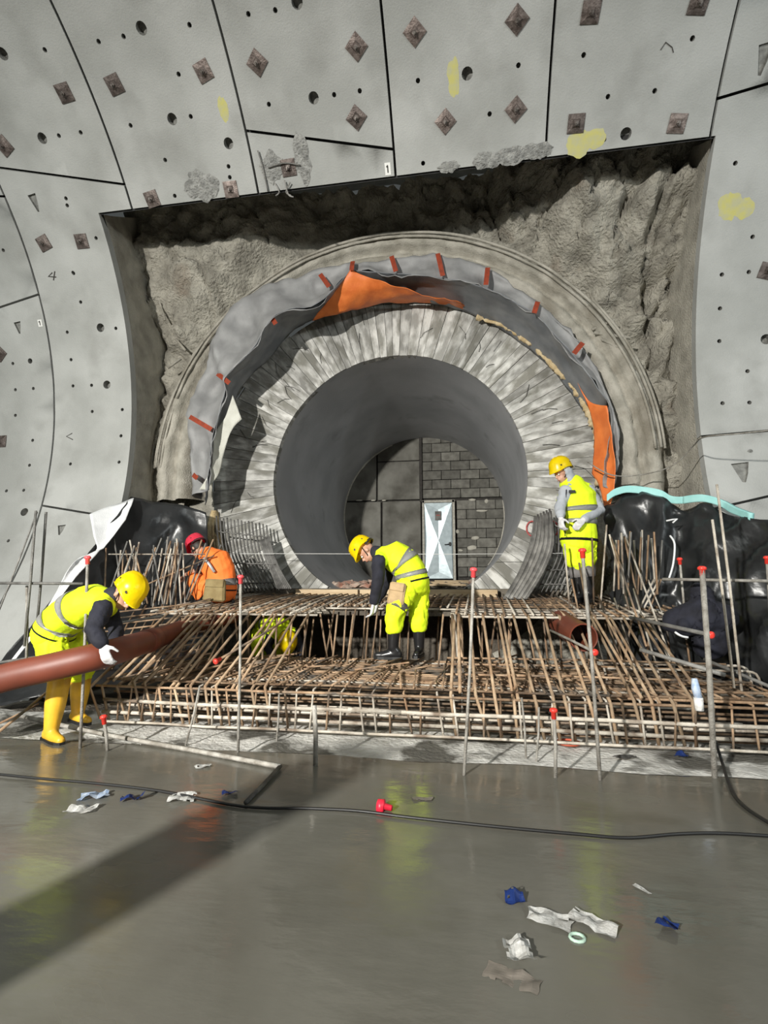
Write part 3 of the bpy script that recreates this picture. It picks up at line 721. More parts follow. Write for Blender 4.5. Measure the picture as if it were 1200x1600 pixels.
# outer lip and free fold, traced as measured points (px, py, depth)
outer = [(300,775,7.0),(296,700,7.0),(292,640,7.0),(318,580,6.98),(330,530,6.98),(365,475,6.98),(412,445,6.98),(480,425,7.0),(550,410,7.02),(615,402,7.0),(687,397,7.0),(760,417,7.0),(838,472,7.02),(908,535,7.05),(955,630,7.08),(968,700,7.1),(958,765,7.15)]
fold = [(325,765,6.85),(330,700,6.80),(335,675,6.8),(352,610,6.8),(352,590,6.78),(395,545,6.75),(432,492,6.75),(497,475,6.78),(548,422,6.92),(617,428,6.9),(690,434,6.9),(757,450,6.9),(834,490,6.95),(895,555,6.98),(950,625,7.02),(952,700,7.05),(945,760,7.1)]
inner = [(322,790,7.3),(335,740,7.5),(345,700,7.5),(362,640,7.5),(380,600,7.55),(420,560,7.6),(455,520,7.65),(500,495,7.7),(560,480,7.74),(625,473,7.74),(690,477,7.74),(757,500,7.74),(838,555,7.74),(885,605,7.74),(925,665,7.76),(935,720,7.76),(930,765,7.76)]
o_ = [W(*p)-MO for p in outer]; f_ = [W(*p)-MO for p in fold]; i_ = [W(*p)-MO for p in inner]
backed = [p+Vector((0, .35, 0))+(Vector((p.x, 0, p.z)).normalized()*.05) for p in o_]
mid1 = [a.lerp(b, .5)+Vector((0, (.15 if k % 2 else -.02)*(1.2 if k < 8 else .6), 0)) for k, (a, b) in enumerate(zip(o_, f_))]
sheet('outer_flap', [backed, o_, mid1, f_], 'membrane', mem, 7, .03, 5, .006, ns2=3.2, amp2=.11)
mid2 = [a.lerp(b, .45)+Vector((p.x, 0, p.z)).normalized()*.03 for a, b, p in zip(f_, i_, f_)]
sheet('inner_flap', [f_[:9], mid2[:9], i_[:9]], 'membranein', mem, 6, .02, 4, .006, ns2=4, amp2=.04)
sheet('inner_flap', [f_[8:15], mid2[8:15], i_[8:15]], 'membranein', mem, 6, .015, 4, .006, ns2=5, amp2=.03)
# orange liner showing inside the fold at the crown, and at the right foot
def inward(pts, d): return [p-Vector((p.x, 0, p.z)).normalized()*d for p in pts]
og = [(545,425,6.93),(600,452,7.05),(660,462,7.2),(760,480,7.4),(830,520,7.6)]
sheet('orange_liner', [[W(549,420,6.88)-MO, W(562,428,6.92)-MO, W(610,446,7.05)-MO, W(660,460,7.2)-MO, W(720,474,7.45)-MO],
                       [W(522,458,7.0)-MO, W(560,448,7.02)-MO, W(610,458,7.2)-MO, W(665,466,7.4)-MO, W(725,480,7.6)-MO],
                       [W(488,503,7.25)-MO, W(535,490,7.3)-MO, W(585,478,7.5)-MO, W(660,474,7.7)-MO, W(735,486,7.72)-MO]], 'orange', mem, 6, .03, 3, .006, ns2=4, amp2=.06)
sheet('orange_liner', [[W(902,598,7.3)-MO, W(922,628,7.25)-MO, W(948,634,7.0)-MO],
                       [W(918,635,7.3)-MO, W(938,670,7.2)-MO, W(956,690,7.0)-MO],
                       [W(928,685,7.35)-MO, W(944,720,7.2)-MO, W(960,770,7.05)-MO],
                       [W(925,740,7.4)-MO, W(938,765,7.25)-MO, W(945,800,7.1)-MO]], 'orange', mem, 6, .02, 3, .006, ns2=5, amp2=.03)
sheet('cream_flap', [[W(364,618,6.95)-MO, W(378,655,7.0)-MO], [W(352,652,6.95)-MO, W(362,672,7.0)-MO], [W(335,680,6.95)-MO, W(348,715,7.05)-MO], [W(330,730,6.9)-MO, W(342,740,7.0)-MO], [W(312,765,6.9)-MO, W(323,765,6.9)-MO]], 'cream', mem, 6, .02, 4, .006)
for (a, b) in (((612,402),(619,426)),((684,398),(692,433)),((762,420),(759,447)),((840,473),(834,491)),((910,537),(896,554)),((501,430),(515,450)),((421,490),(432,508)),((341,585),(360,600)),((298,652),(332,672)),((552,410),(550,424)),((303,742),(310,748))):
    A, B = W(*a, 6.93)-MO, W(*b, 6.78 if b[0] < 520 else 6.86)-MO; d = (B-A).normalized(); s_ = d.cross(Vector((0, 1, 0))).normalized()*.034
    A = A-Vector((0, .03, 0)); B = B-Vector((0, .03, 0))
    bm = bmesh.new(); vs = [bm.verts.new(p) for p in (A-s_, A+s_, A.lerp(B, .5)+s_-Vector((0, .01, 0)), B+s_, B-s_, A.lerp(B, .5)-s_-Vector((0, .01, 0)))]
    bm.faces.new((vs[0], vs[1], vs[2], vs[5])); bm.faces.new((vs[5], vs[2], vs[3], vs[4])); bmesh.ops.solidify(bm, geom=bm.faces[:], thickness=.006); obj('tape_strip', bm, 'tape', mem)
#PART2
# ------------------------------------------------------------------ plastic sheets at both sides
s = thing('plastic_sheet', 'black plastic sheet over the left rock foot with white felt along its sloping edge', 'sheet')
sheet('film', [[W(206,775,6.6), W(240,782,6.9), W(290,790,7.1), W(322,800,7.2)],
               [W(150,850,6.0), W(205,850,6.5), W(270,850,6.9), W(325,860,7.1)],
               [W(60,965,5.2), W(140,930,5.8), W(235,920,6.4), W(322,930,6.8)],
               [W(-20,1060,4.7), W(90,1020,5.2), W(220,990,5.9), W(330,985,6.3)],
               [W(-60,1110,4.6), W(60,1090,4.7), W(200,1060,5.3), W(330,1040,6.0)]], 'black', s, 8, .05, 2.6, .006, ns2=3.4, amp2=.12)
sheet('felt_edge', [[W(140,803,6.2), W(178,790,6.5), W(209,778,6.58)],
               [W(146,838,6.0), W(170,828,6.2), W(196,812,6.35)],
               [W(150,862,5.95), W(160,858,6.0), W(166,852,6.05)],
               [W(112,880,5.5), W(128,872,5.7), W(150,868,5.8)],
               [W(88,925,5.2), W(102,915,5.3), W(118,905,5.4)],
               [W(68,958,5.05), W(76,955,5.1), W(84,948,5.1)]], 'felt', s, 5, .02, 4, .008)
sheet('felt_fold', [[W(62,975,4.95), W(72,968,5.0)], [W(42,1000,4.8), W(52,996,4.85)], [W(15,1035,4.6), W(22,1034,4.62)]], 'felt', s, 5, .01, 4, .006)
rebase(s, G(100, 1110))
s = thing('plastic_sheet', 'large glossy black plastic sheet draped over the right rock foot', 'sheet')
sheet('film', [[W(943,790,7.0), W(985,768,6.9), W(1030,776,6.75), W(1066,794,6.6), W(1100,786,6.4), W(1140,798,6.2), W(1170,808,5.9), W(1260,806,5.2)],
               [W(946,850,6.9), W(985,830,6.7), W(1030,840,6.5), W(1062,850,6.5), W(1100,850,6.1), W(1140,870,5.9), W(1180,880,5.6), W(1290,890,5.0)],
               [W(950,900,6.7), W(985,890,6.4), W(1030,900,6.3), W(1062,910,6.3), W(1100,915,5.9), W(1145,930,5.7), W(1190,930,5.4), W(1300,960,4.9)],
               [W(955,950,6.5), W(990,950,6.1), W(1030,960,6.1), W(1065,970,6.1), W(1105,985,5.7), W(1150,1000,5.4), W(1200,1010,5.1), W(1310,1040,4.7)],
               [W(960,1000,6.3), W(1000,1010,5.9), W(1040,1030,5.9), W(1075,1045,5.8), W(1115,1070,5.4), W(1160,1100,5.0), W(1210,1120,4.75), W(1320,1140,4.4)],
               [W(970,1060,6.2), W(1010,1060,5.9), W(1050,1080,5.8), W(1085,1090,5.6), W(1125,1120,5.1), W(1170,1145,4.8), W(1220,1165,4.5), W(1330,1190,4.2)]], 'black', s, 7, .09, 2.3, .006, ns2=3.0, amp2=.22)
rebase(s, G(1190, 1150))
s = thing('foam_strip', 'pale turquoise foam board edge along the top of the right black sheet', 'foam board')
T = [(948,778,6.98),(962,768,6.95),(985,764,6.92),(1030,770,6.78),(1050,780,6.7),(1070,781,6.6),(1100,778,6.42),(1130,786,6.3),(1150,796,6.15),(1178,807,5.9)]
for a, b in ((0, 6), (5, 10)):
    sheet('foam_board', [[W(x, y-5, Y+.02) for x, y, Y in T[a:b]], [W(x, y+6, Y+.03) for x, y, Y in T[a:b]]], 'teal', s, 5, .008, 4, .05)
rebase(s, W(1060, 800, 6.8))
# dark blue jacket and bags lying in the folds
s = thing('jacket', 'dark navy jacket heaped in the folds of the right black sheet', 'jacket')
bm = bmesh.new(); c = W(1095, 965, 5.35)
add_blob(bm, [c+Vector((-.22, 0, -.05)), c+Vector((0, -.03, .02)), c+Vector((.2, 0, .0))], [.12, .17, .12]); add_blob(bm, [c+Vector((.02, 0, .25)), c+Vector((.05, 0, .0)), c+Vector((.08, .05, -.25))], [.08, .13, .14]); add_blob(bm, [c+Vector((.0, -.05, .05)), c+Vector((-.2, -.12, -.06))], [.07, .05])
remeshed('jacket_cloth', bm, .016, 'navy', s, 2, .03, 6)
rebase(s, c-Vector((0, 0, .3)))
s = thing('film_scrap', 'torn strip of clear white film hanging from the right black sheet', 'film')
tube('film_strip', spline([W(1047,837,6.2), W(1054,850,6.15), W(1052,880,6.1), W(1045,905,6.1)], 5), .012, 'felt', s, 5); tube('film_strip', [W(1041,814,6.3), W(1050,812,6.3), W(1058,811,6.28), W(1051,817,6.28)], .01, 'felt', s, 5); tube('film_strip', spline([W(1055,988,5.2), W(1065,994,5.15), W(1075,996,5.15)], 4), .012, 'felt', s, 5)
rebase(s, W(1045, 905, 6.1))

# ------------------------------------------------------------------ reinforcement
cage = thing('rebar_cage', 'wide rusty rebar cage of the foundation across the pit in front of the passage', 'rebar cage')
YF, ZT = 4.30, .36
nbar = 0
def bar(pts, r=.010, m='rebar', parent=cage, jit=.0, name='bar'):
    global nbar
    if parent is cage: nbar += 1
    if jit: pts = [Vector(p)+Vector((random.uniform(-jit, jit), random.uniform(-jit, jit), random.uniform(-jit, jit)*.5)) for p in pts]
    return tube(name, pts, r, m, parent, 6)
def ycurve(x): return YF+.03*math.sin(x*1.3)
# slanting stirrups, left group and right group (top at the deck edge, foot at the front corner)
def slant(xt, xb=None, yt=5.45, zt=.90, kink=True, m='slantbar', r=.0135):
    xb = xt if xb is None else xb
    dx = random.uniform(-.02, .02); zf_ = ZT+random.uniform(-.05, .03)
    pts = [(xt, yt+.15, zt+.01), (xt, yt, zt), (xb+dx, YF-.02, zf_)]
    if kink: pts += [(xb+dx+random.uniform(.02, .09), YF+.06, .03)]
    bar(pts, r, m, jit=.008)
x = -3.35
while x < -1.62:
    slant(x, x+random.uniform(-.05, .02)); 
    if random.random() < .5: slant(x+.045, x+.10, kink=False)
    x += .138
x = -.14
while x < 1.75:
    slant(x, x+random.uniform(-.02, .04))
    if random.random() < .45: slant(x+.04, x+.06, kink=False)
    x += .15
# front face: kinked uprights between
x = -3.1
while x < 2.5:
    k = random.uniform(-.05, .05); bar([(x, YF+.5, ZT+.0), (x+.02, YF, ZT-.01), (x+k+.03, YF+.0, .03)], .009, random.choice(('rebar', 'rebar', 'rebarlight')), jit=.012); x += .128
# longitudinal bars on the front face (thick, dusty) and a thin one at the foot
for z, y, r, m in ((.035, YF-.03, .011, 'rebarlight'), (.10, YF+.03, .016, 'rebarlight'), (.155, YF+.07, .013, 'rebarlight'), (.205, YF+.0, .016, 'rebarlight'), (.27, YF+.06, .010, 'rebar'), (.33, YF-.01, .011, 'rebar'), (.38, YF+.04, .010, 'rebar')):
    for a, b in ((-3.2, -.6), (-.9, 2.35)):
        bar([(a+random.uniform(-.1, .1)+(b-a)*q, y+.012*nz((q*5, z*9, a), 1), z+.012*nz((q*4, z*7, a+3), 1)) for q in (0, .2, .4, .6, .8, 1)], r, m)
# lower and upper mats behind
for z in (.06, .36):
    y = YF+.13
    while y < 6.0:
        bar([(-3.3+random.uniform(0, .3), y, z), (-1.2, y+random.uniform(-.02, .02), z+.01), (.8, y, z-.01), (2.35+random.uniform(-.1, .1), y, z)], .0095, random.choice(('rebar', 'rebar', 'rebarlight')), jit=.01); y += .085 if z > .2 else .17
x = -3.2
while x < 2.4:
    bar([(x, YF+.02, ZT+.03), (x+random.uniform(-.12, .12), 5.2, ZT+.035), (x+random.uniform(-.1, .1), 6.0, ZT+.03)], .0095, 'rebar', jit=.008); x += .115
# hooked ends at the right side of the cage
for (y, z) in ((4.35, .36), (4.5, .40), (4.9, .50), (5.05, .52), (4.42, .22)):
    bar(spline([(1.2, y, z), (2.15, y, z), (2.32, y, z), (2.40, y, z-.05), (2.41, y-.02, z-.28)], 3), .011, 'rebarlight' if z > .45 else 'rebar')
for y, z in ((4.9, .50), (5.0, .54), (4.6, .46)): bar([(-.2, y, z), (1, y, z+.01), (2.2, y, z)], .0095, 'rebar')
# uprights below the deck in the middle and behind
x = -3.3
while x < 2.3:
    if not (-1.05 < x < -.35): bar([(x, 5.62, .90), (x+random.uniform(-.12, .12), 5.6, .30)], .011, 'rebar', jit=.02)
    if random.random() < .75: bar([(x+.05, 6.3, .93), (x+random.uniform(-.1, .2), 6.25, .1)], .011, 'rebar', jit=.03)
    x += .17
for i in range(7): bar([(-1.55+i*.13, 5.95, .93), (-1.6+i*.13+random.uniform(-.06, .1), 5.9, .35)], .011, 'rebar', jit=.02)
# pair of tight posts right of the worker
for dx in (0, .03, .07): bar([(-.16+dx, 5.4, .92), (-.12+dx, 5.0, .36)], .012, 'rebarlight' if dx == .03 else 'rebar')
# loose bars lying over the mat
for i in range(22):
    x = random.uniform(-2.8, 1.8); y = random.uniform(4.5, 5.7); a = random.uniform(-.6, .6); l = random.uniform(.4, .9)
    bar([(x, y, ZT+.06), (x+l*math.cos(a)*.5, y+l*math.sin(a), ZT+.075+random.random()*.05)], .0095, 'rebar')
rebase(cage, (-.4, 4.3, 0))

deck = thing('rebar_deck', 'upper deck of parallel rebars with timber edge in front of the passage floor', 'rebar deck')
def dbar(pts, r=.010, m='rebar', jit=0): bar(pts, r, m, deck, jit)
def dz(y): return .905+.095*(y-5.45)/1.0 if y < 6.5 else 1.005+.06*(y-6.5)/1.2
x = -3.55
while x < 2.35:
    y0 = 5.42 if (x < -1.6 or x > -.15) else 5.95
    dbar([(x, y0, dz(y0)+.012), (x+.02, 6.6, dz(6.6)+.012), (x+.04, 7.6, dz(7.6)+.01)], .0115, 'rebarlight' if random.random() < .45 else 'rebar', .012); x += .098
for y in (5.45, 5.62, 5.8):
    dbar([(-3.5, y, dz(y)-.012), (-1.6, y, dz(y)-.012)], .013 if y < 5.5 else .01, 'rebarlight'); dbar([(-.18, y, dz(y)-.012), (1.1, y, dz(y)-.012), (2.3, y, dz(y)-.02)], .013 if y < 5.5 else .01, 'rebarlight')
for y in (5.97, 6.15, 6.35, 6.55, 6.8, 7.05, 7.3):
    dbar([(-3.6, y, dz(y)-.012), (-.5, y, dz(y)-.012), (2.3, y, dz(y)-.012)], .011, 'rebarlight' if y == 5.97 else 'rebar', .01)
bm = bmesh.new(); add_box(bm, (-.6, 6.85, .93), (5.8, 1.6, .06)); 
for v in bm.verts: v.co.z += .06*(v.co.y-6.6)-.01
obj('blinding_slab', bm, 'muck', deck)
x = -2.45
for a, b in ((462, 560), (562, 660), (662, 778)):
    A, B = W(a, 924, 7.58), W(b, 924, 7.58); box('timber_board', ((A.x+B.x)/2, 7.6, 1.075), (B.x-A.x-.01, .10, .12), 'wood', deck, .006)
rebase(deck, (-.5, 5.5, .88))

def curved_mesh(label, tops, bots, Y0, bulge, hz, m, name='rebar_grid', r=.012, extra=None):
    t = thing(name, label, 'rebar grid', None)
    n = len(tops)
    P = []
    for i, (a, b) in enumerate(zip(tops, bots)):
        A, B = W(*a, Y0), W(*b, Y0-.1); C = A.lerp(B, .5)+Vector((bulge, 0, 0)); pts = spline([A, A.lerp(C, .55)+Vector((bulge*.15, 0, 0)), C, C.lerp(B, .5)+Vector((bulge*.1, 0, -.0)), B], 4)
        tube('bar', pts, r, m, t, 6); P.append(pts)
    for q in hz:
        tube('bar', [p[int(q*(len(p)-1))]-Vector((0, .025, 0)) for p in P], r*.9, m, t, 6)
    if extra: extra(t)
    rebase(t, W(*bots[n//2], Y0-.1)); return t
n = 15
curved_mesh('curved dark rebar grid against the left foot of the collar', [(338+i*5.6, 806+i*.9+(i % 3)) for i in range(n)], [(372+i*5.9, 925-i*.3) for i in range(n)], 7.45, -.10, (.2, .68, .92), 'rebardark')
def ex(t):
    for i in range(9):
        A, B, C_ = W(446+i*.3, 905, 7.4), W(428, 850, 7.45), W(423, 815, 7.5)
    for i in range(8): tube('bar', spline([W(420-i*2.0, 838+i, 7.42), W(428-i*2, 868, 7.40), W(440-i*2.2, 895, 7.35), W(455-i*3, 920, 7.25)], 4), .014, 'rebardark', t, 6)
    for i in range(16):
        tube('bar', spline([W(836+i*2.3, 806-i*.7+(i % 3)*4, 7.3+.01*i), W(828+i*2.6, 850, 7.25), W(810+i*3, 895, 7.15), W(786+i*3.4, 936, 7.0)], 4), .016, 'rebargrey' if i % 3 else 'rebardark', t, 6)
ex_l = thing('rebar_bundle', 'tight dark bundle of curved bars at the lower left rim of the bore', 'rebar bundle')
for i in range(8): tube('bar', spline([W(420-i*2.0, 838+i, 7.42), W(428-i*2, 868, 7.40), W(440-i*2.2, 895, 7.35), W(455-i*3, 920, 7.25)], 4), .014, 'rebardark', ex_l, 6)
rebase(ex_l, W(450, 920, 7.3))
ex_r = thing('rebar_bundle', 'thick grey curved bundle of bars at the lower right rim of the bore', 'rebar bundle')
for i in range(17): tube('bar', spline([W(836+i*1.5, 806-i*.7+(i % 3)*4, 7.3+.008*i), W(829+i*2.2, 850, 7.25), W(811+i*2.3, 895, 7.15), W(787+i*2.2, 936, 7.0)], 4), .016, 'rebargrey' if i % 3 else 'rebardark', ex_r, 6)
rebase(ex_r, W(800, 936, 7.0))
curved_mesh('curved dark rebar grid against the right foot of the collar behind the worker', [(866+i*6.2, 815+(i % 2)*4) for i in range(11)], [(838+i*7.4, 925) for i in range(11)], 7.45, .10, (.12, .45, .7, .9), 'rebardark')

# starter bars standing left and right
def starters(label, px0, px1, n, Yr, top, bot, lean, m, seed):
    rnd = random.Random(seed); t = thing('starter_bars', label, 'rebar')
    for i in range(n):
        x = px0+(px1-px0)*i/(n-1)+rnd.uniform(-4, 4); Y = rnd.uniform(*Yr); l = rnd.uniform(*lean)
        tube('bar', [W(x+l, rnd.uniform(*top), Y), W(x, rnd.uniform(*bot), Y-.05)], .0105, m[i % len(m)], t, 6)
    return t
t = starters('cluster of leaning rebar starters before the left black sheet', 165, 298, 38, (5.7, 6.3), (838, 868), (938, 955), (-22, 45), ('rebar', 'rebargrey', 'rebarlight'), 3)
tube('bar', [W(170, 866, 5.9), W(320, 866, 5.9)], .009, 'rebarlight', t); tube('bar', [W(190, 930, 5.8), W(335, 868, 6.0)], .010, 'rebar', t); tube('bar', [W(150, 985, 5.3), W(330, 935, 5.9)], .010, 'rebar', t)
for i in range(13):
    x = 185+i*13; tube('bar', [W(x+30, 945+i % 3, 5.6), W(x-22, 1045, 4.7)], .0105, 'rebar', t, 6)
for i in range(10): tube('bar', [W(150+i*4, 960+i*9, 5.4-i*.08), W(330, 940+i*9, 5.6-i*.08)], .0095, 'rebar', t, 6)
rebase(t, W(240, 945, 6.0))
t = starters('cluster of pale rebar starters before the right black sheet', 958, 1032, 15, (5.9, 6.2), (828, 845), (905, 930), (-6, 6), ('rebarlight', 'rebar', 'rebargrey'), 5)
for a, b in (((952,835),(985,960)),((975,838),(1005,975)),((978,840),(1065,1075)),((955,840),(1010,1010)),((1033,905),(1010,965)),((1030,905),(1000,962)),((1022,905),(995,960)),((1012,905),(1045,985)),((935,930),(985,1080)),((918,935),(955,1090)),((960,935),(1005,1085)),((905,880),(935,1060)),((990,920),(1040,1090)),((1012,960),(1075,1090)),((948,820),(938,950)),((925,840),(928,945)),((882,850),(890,950)),((893,905),(905,960))):
    tube('bar', [W(*a, 6.0), W(*b, 5.95 if b[1] < 990 else 5.0)], .0105, 'rebar' if a[0] % 2 else 'rebarlight', t, 6)
rebase(t, W(1000, 950, 6.0))

# free-standing rods with caps and the rest of the site bars
def rod(label, base, top, r=.011, cap=True, m='post', capm='cap', kind='standing rods with red caps', name='marker_rod', capdir=None):
    t = thing(name, label, 'rod', kind); A, B = Vector(base), Vector(top)
    pts = [A, A.lerp(B, .5)+Vector((.006, 0, 0)), B]
    tube('rod', pts, r, m, t, 8)
    if cap:
        d = (B-A).normalized(); c_ = .024+r*.25; bm = bmesh.new(); add_tube(bm, [B-d*.045, B-d*.002, B+d*.0, B+d*.016, B+d*.024], [c_*.62, c_*.66, c_, c_*.95, c_*.5], 10); obj('rod_cap', bm, capm, t, True)
    rebase(t, A); return t
def up(px, py, tx, ty, dy=0.):
    A = G(px, py, -.01); return A, W(tx, ty, A.y+dy)
rod('tall rod with pink-red cap standing beside the pipe-carrying worker', *up(125, 1170, 137, 873, .05), capm='cappink', r=.0115)
rod('short stub with red cap at the toe of the yellow boots', *up(168, 1175, 162, 1122), r=.012)
rod('tall rod with pink-red cap in front of the kneeling orange worker', *up(372, 1178, 376, 903), r=.011, capm='cappink')
rod('short thick uncapped stake at the near edge of the screed', *up(493, 1198, 491, 1102), r=.017, cap=False, name='steel_stake', kind=None)
rod('tall thin rod with pink-red cap in front of the steel door', *up(725, 1214, 740, 892), r=.0105, capm='cappink')
rod('short rod with red cap standing right of the tall thin rod', *up(868, 1218, 865, 1112), r=.0115)
rod('tall rod with red cap overlapping the legs of the hooded worker', *up(938, 1222, 910, 862, .05), r=.012)
rod('thickest muddy rod with red cap, nearest the right sheet', *up(1117, 1217, 1097, 890), r=.019)
rod('slim rod with red cap before the right black sheet folds', W(1072, 1000, 5.4), W(1062, 875, 5.4), r=.011)
rod('rod with red cap cut by the right edge of the picture', W(1204, 1010, 4.9), W(1198, 873, 4.9), r=.011)
rod('tall bare bar, taller of two beside the right black sheet', W(1160, 1090, 4.6), W(1120, 757, 4.75), cap=False, m='rebarlight', kind=None, name='bare_bar')
rod('bare bar, shorter of two beside the right black sheet', W(1147, 1075, 4.55), W(1113, 812, 4.65), cap=False, m='rebarlight', kind=None, name='bare_bar')
rod('bare upright bar left of the bent worker, further left', W(38, 1010, 3.95), W(56, 798, 4.0), cap=False, m='rebargrey', kind=None, name='bare_bar')
rod('bare upright bar left of the bent worker, nearer him', W(58, 975, 4.1), W(72, 800, 4.1), cap=False, m='rebargrey', kind=None, name='bare_bar')
rod('pale bare bar standing before the left wall foot', W(41, 1040, 4.05), W(42, 915, 4.1), cap=False, m='post', kind=None, name='bare_bar')
rod('thin bar leaning along the left wall foot', W(-10, 975, 4.3), W(58, 800, 4.7), cap=False, m='rebargrey', kind=None, name='bare_bar', r=.008)
rod('level dark bar behind the bent worker, reaching the left edge', W(-30, 911, 4.0), W(130, 912, 4.0), cap=False, m='rebardark', kind=None, name='bare_bar', r=.012)
rod('dark bar low along the left sheet behind the pipe', W(-20, 1038, 4.2), W(110, 1018, 4.6), cap=False, m='rebardark', kind=None, name='bare_bar', r=.012)
rod('sloping bar with red cap over the left half of the cage', W(458, 962, 5.0), W(338, 1033, 4.2), kind=None, m='rebar', name='sloping_bar')
rod('sloping bar with red cap below the brown pipe mouth', W(860, 985, 4.9), W(929, 1019, 4.2), kind=None, m='post', name='sloping_bar')
rod('thick sloping bar with red cap crossing behind the muddy rod', W(985, 965, 5.0), W(1110, 992, 4.2), r=.016, kind=None, m='rebargrey', name='sloping_bar')
rod('level pale bar across the right black sheet', W(1035, 905, 5.2), W(1210, 908, 4.8), r=.014, cap=False, kind=None, m='post', name='bare_bar')
rod('thick bar sloping down over the right of the cage', W(1000, 1015, 4.7), W(1133, 1055, 4.3), r=.017, cap=False, kind=None, m='rebargrey', name='sloping_bar')
rod('sloping bar low before the right black sheet', W(1100, 1030, 4.9), W(1215, 1078, 4.4), r=.014, cap=False, kind=None, m='rebargrey', name='sloping_bar')
rod('bar reaching from the bent worker arm over the cage corner', W(130, 982, 4.0), W(255, 962, 4.5), r=.010, cap=False, kind=None, m='rebargrey', name='sloping_bar')
rod('bar sloping up left of the yellow boots', W(-10, 1150, 3.7), W(75, 1080, 4.2), r=.012, cap=False, kind=None, m='rebar', name='sloping_bar')
rod('thin bar lying low left of the yellow boots', W(0, 1130, 4.0), W(60, 1100, 4.3), r=.009, cap=False, kind=None, m='rebar', name='sloping_bar')
# stakes sticking out of the pale strip
for i, (a, b) in enumerate((((290,1165),(312,1072)),((432,1160),(436,1085)),((722,1125),(720,1060)),((822,1185),(815,1090)),((838,1190),(842,1105)),((985,1150),(972,1110)),((1005,1165),(1012,1120)))):
    A = G(*a, -.02); t = rod(['thin stake tilted right on the pale strip, left','thin upright stake before the cage, left of centre','thin stake before the cage below the door','thin stake behind the short red-capped rod','second thin stake behind the short red-capped rod','short stake on the right of the pale strip','short tilted stake right of the pale strip stones'][i], A, W(*b, A.y+.1), r=.008, cap=False, kind=None, m='post', name='thin_stake')
s = thing('level_line', 'taut pale string stretched level across the front of the bore', 'string'); tube('string', [W(160, 866, 6.9), W(430, 865, 7.3), W(700, 866, 7.3), W(950, 864, 7.2)], .004, 'tagwhite', s, 4); rebase(s, W(160, 866, 6.9))
s = thing('steel_angle', 'muddy steel bar lying on the screed with a bent right end', 'steel bar')
tube('long_leg', [G(28, 1118, .05), G(165, 1148, .03), G(300, 1172, .02), G(428, 1196, .02), G(438, 1198, .02)], .018, 'post', s, 6); tube('bent_leg', [G(438, 1197, .02), G(410, 1228, .015), G(384, 1254, .012)], .014, 'rebardark', s, 6); rebase(s, G(300, 1172))
s = thing('cable', 'thin black cable snaking across the whole wet screed', 'cable')
tube('cable_run', spline([G(x, y, .011) for x, y in ((-40,1206),(60,1216),(150,1224),(250,1236),(380,1260),(480,1263),(560,1267),(640,1277),(780,1292),(900,1303),(980,1309),(1060,1303),(1130,1302),(1230,1308))], 6), .008, 'hose', s, 6); rebase(s, G(600, 1270))
s = thing('cable', 'black cable dropping from the cage at right onto the screed', 'cable')
tube('cable_run', spline([W(1118, 1158, 3.95), G(1128, 1190, .05), G(1143, 1235, .012), G(1165, 1262, .012), G(1215, 1294, .012)], 6), .010, 'hose', s, 6); rebase(s, G(1143, 1235))
s = thing('air_line', 'thin wire running from the arch across the right wall', 'wire')
tube('wire', spline([W(918, 722, 7.0), W(955, 742, 6.9), W(1000, 742, 6.8), W(1050, 728, 6.6), W(1083, 697, 6.3), W(1100, 683, 5.9), W(1150, 678, 5.75), W(1215, 671, 5.6)], 6), .008, 'post', s, 5); rebase(s, W(1083, 697, 6.3))

# pipes
def duct(name, label, pts, r, hollow=False, sleeve=True):
    s = thing(name, label, 'pipe'); pts = spline([Vector(p) for p in pts], 8); bm = bmesh.new(); add_tube(bm, pts, r, 28, caps=False); 
    add_tube(bm, pts, r-.012, 28, caps=False); d = (pts[-1]-pts[-2]).normalized()
    add_tube(bm, [pts[-1]-d*.002, pts[-1]], [r-.012, r], 28, caps=False)
    bmesh.ops.recalc_face_normals(bm, faces=bm.faces[:]); obj('pipe_wall', bm, 'duct', s, True)
    if sleeve:
        p = pts[len(pts)*5//8]; q = pts[len(pts)*5//8+2]; bm = bmesh.new(); add_tube(bm, [p, p.lerp(q, .03), p.lerp(q, .97), q], [r, r+.008, r+.008, r], 28, caps=False); obj('sleeve', bm, 'duct', s, True)
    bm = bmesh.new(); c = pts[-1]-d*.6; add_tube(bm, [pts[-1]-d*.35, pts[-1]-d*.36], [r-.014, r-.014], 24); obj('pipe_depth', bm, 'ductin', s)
    rebase(s, pts[len(pts)//2]-Vector((0, 0, r))); return s
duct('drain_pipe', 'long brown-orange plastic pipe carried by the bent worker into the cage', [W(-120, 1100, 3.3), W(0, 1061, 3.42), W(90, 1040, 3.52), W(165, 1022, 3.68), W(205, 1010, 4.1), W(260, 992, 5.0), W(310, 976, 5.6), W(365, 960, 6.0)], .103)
duct('drain_pipe', 'short brown-orange pipe whose open mouth shows at right through the cage', [W(876, 972, 5.75), W(892, 984, 5.35), W(912, 996, 4.95)], .125, sleeve=False)
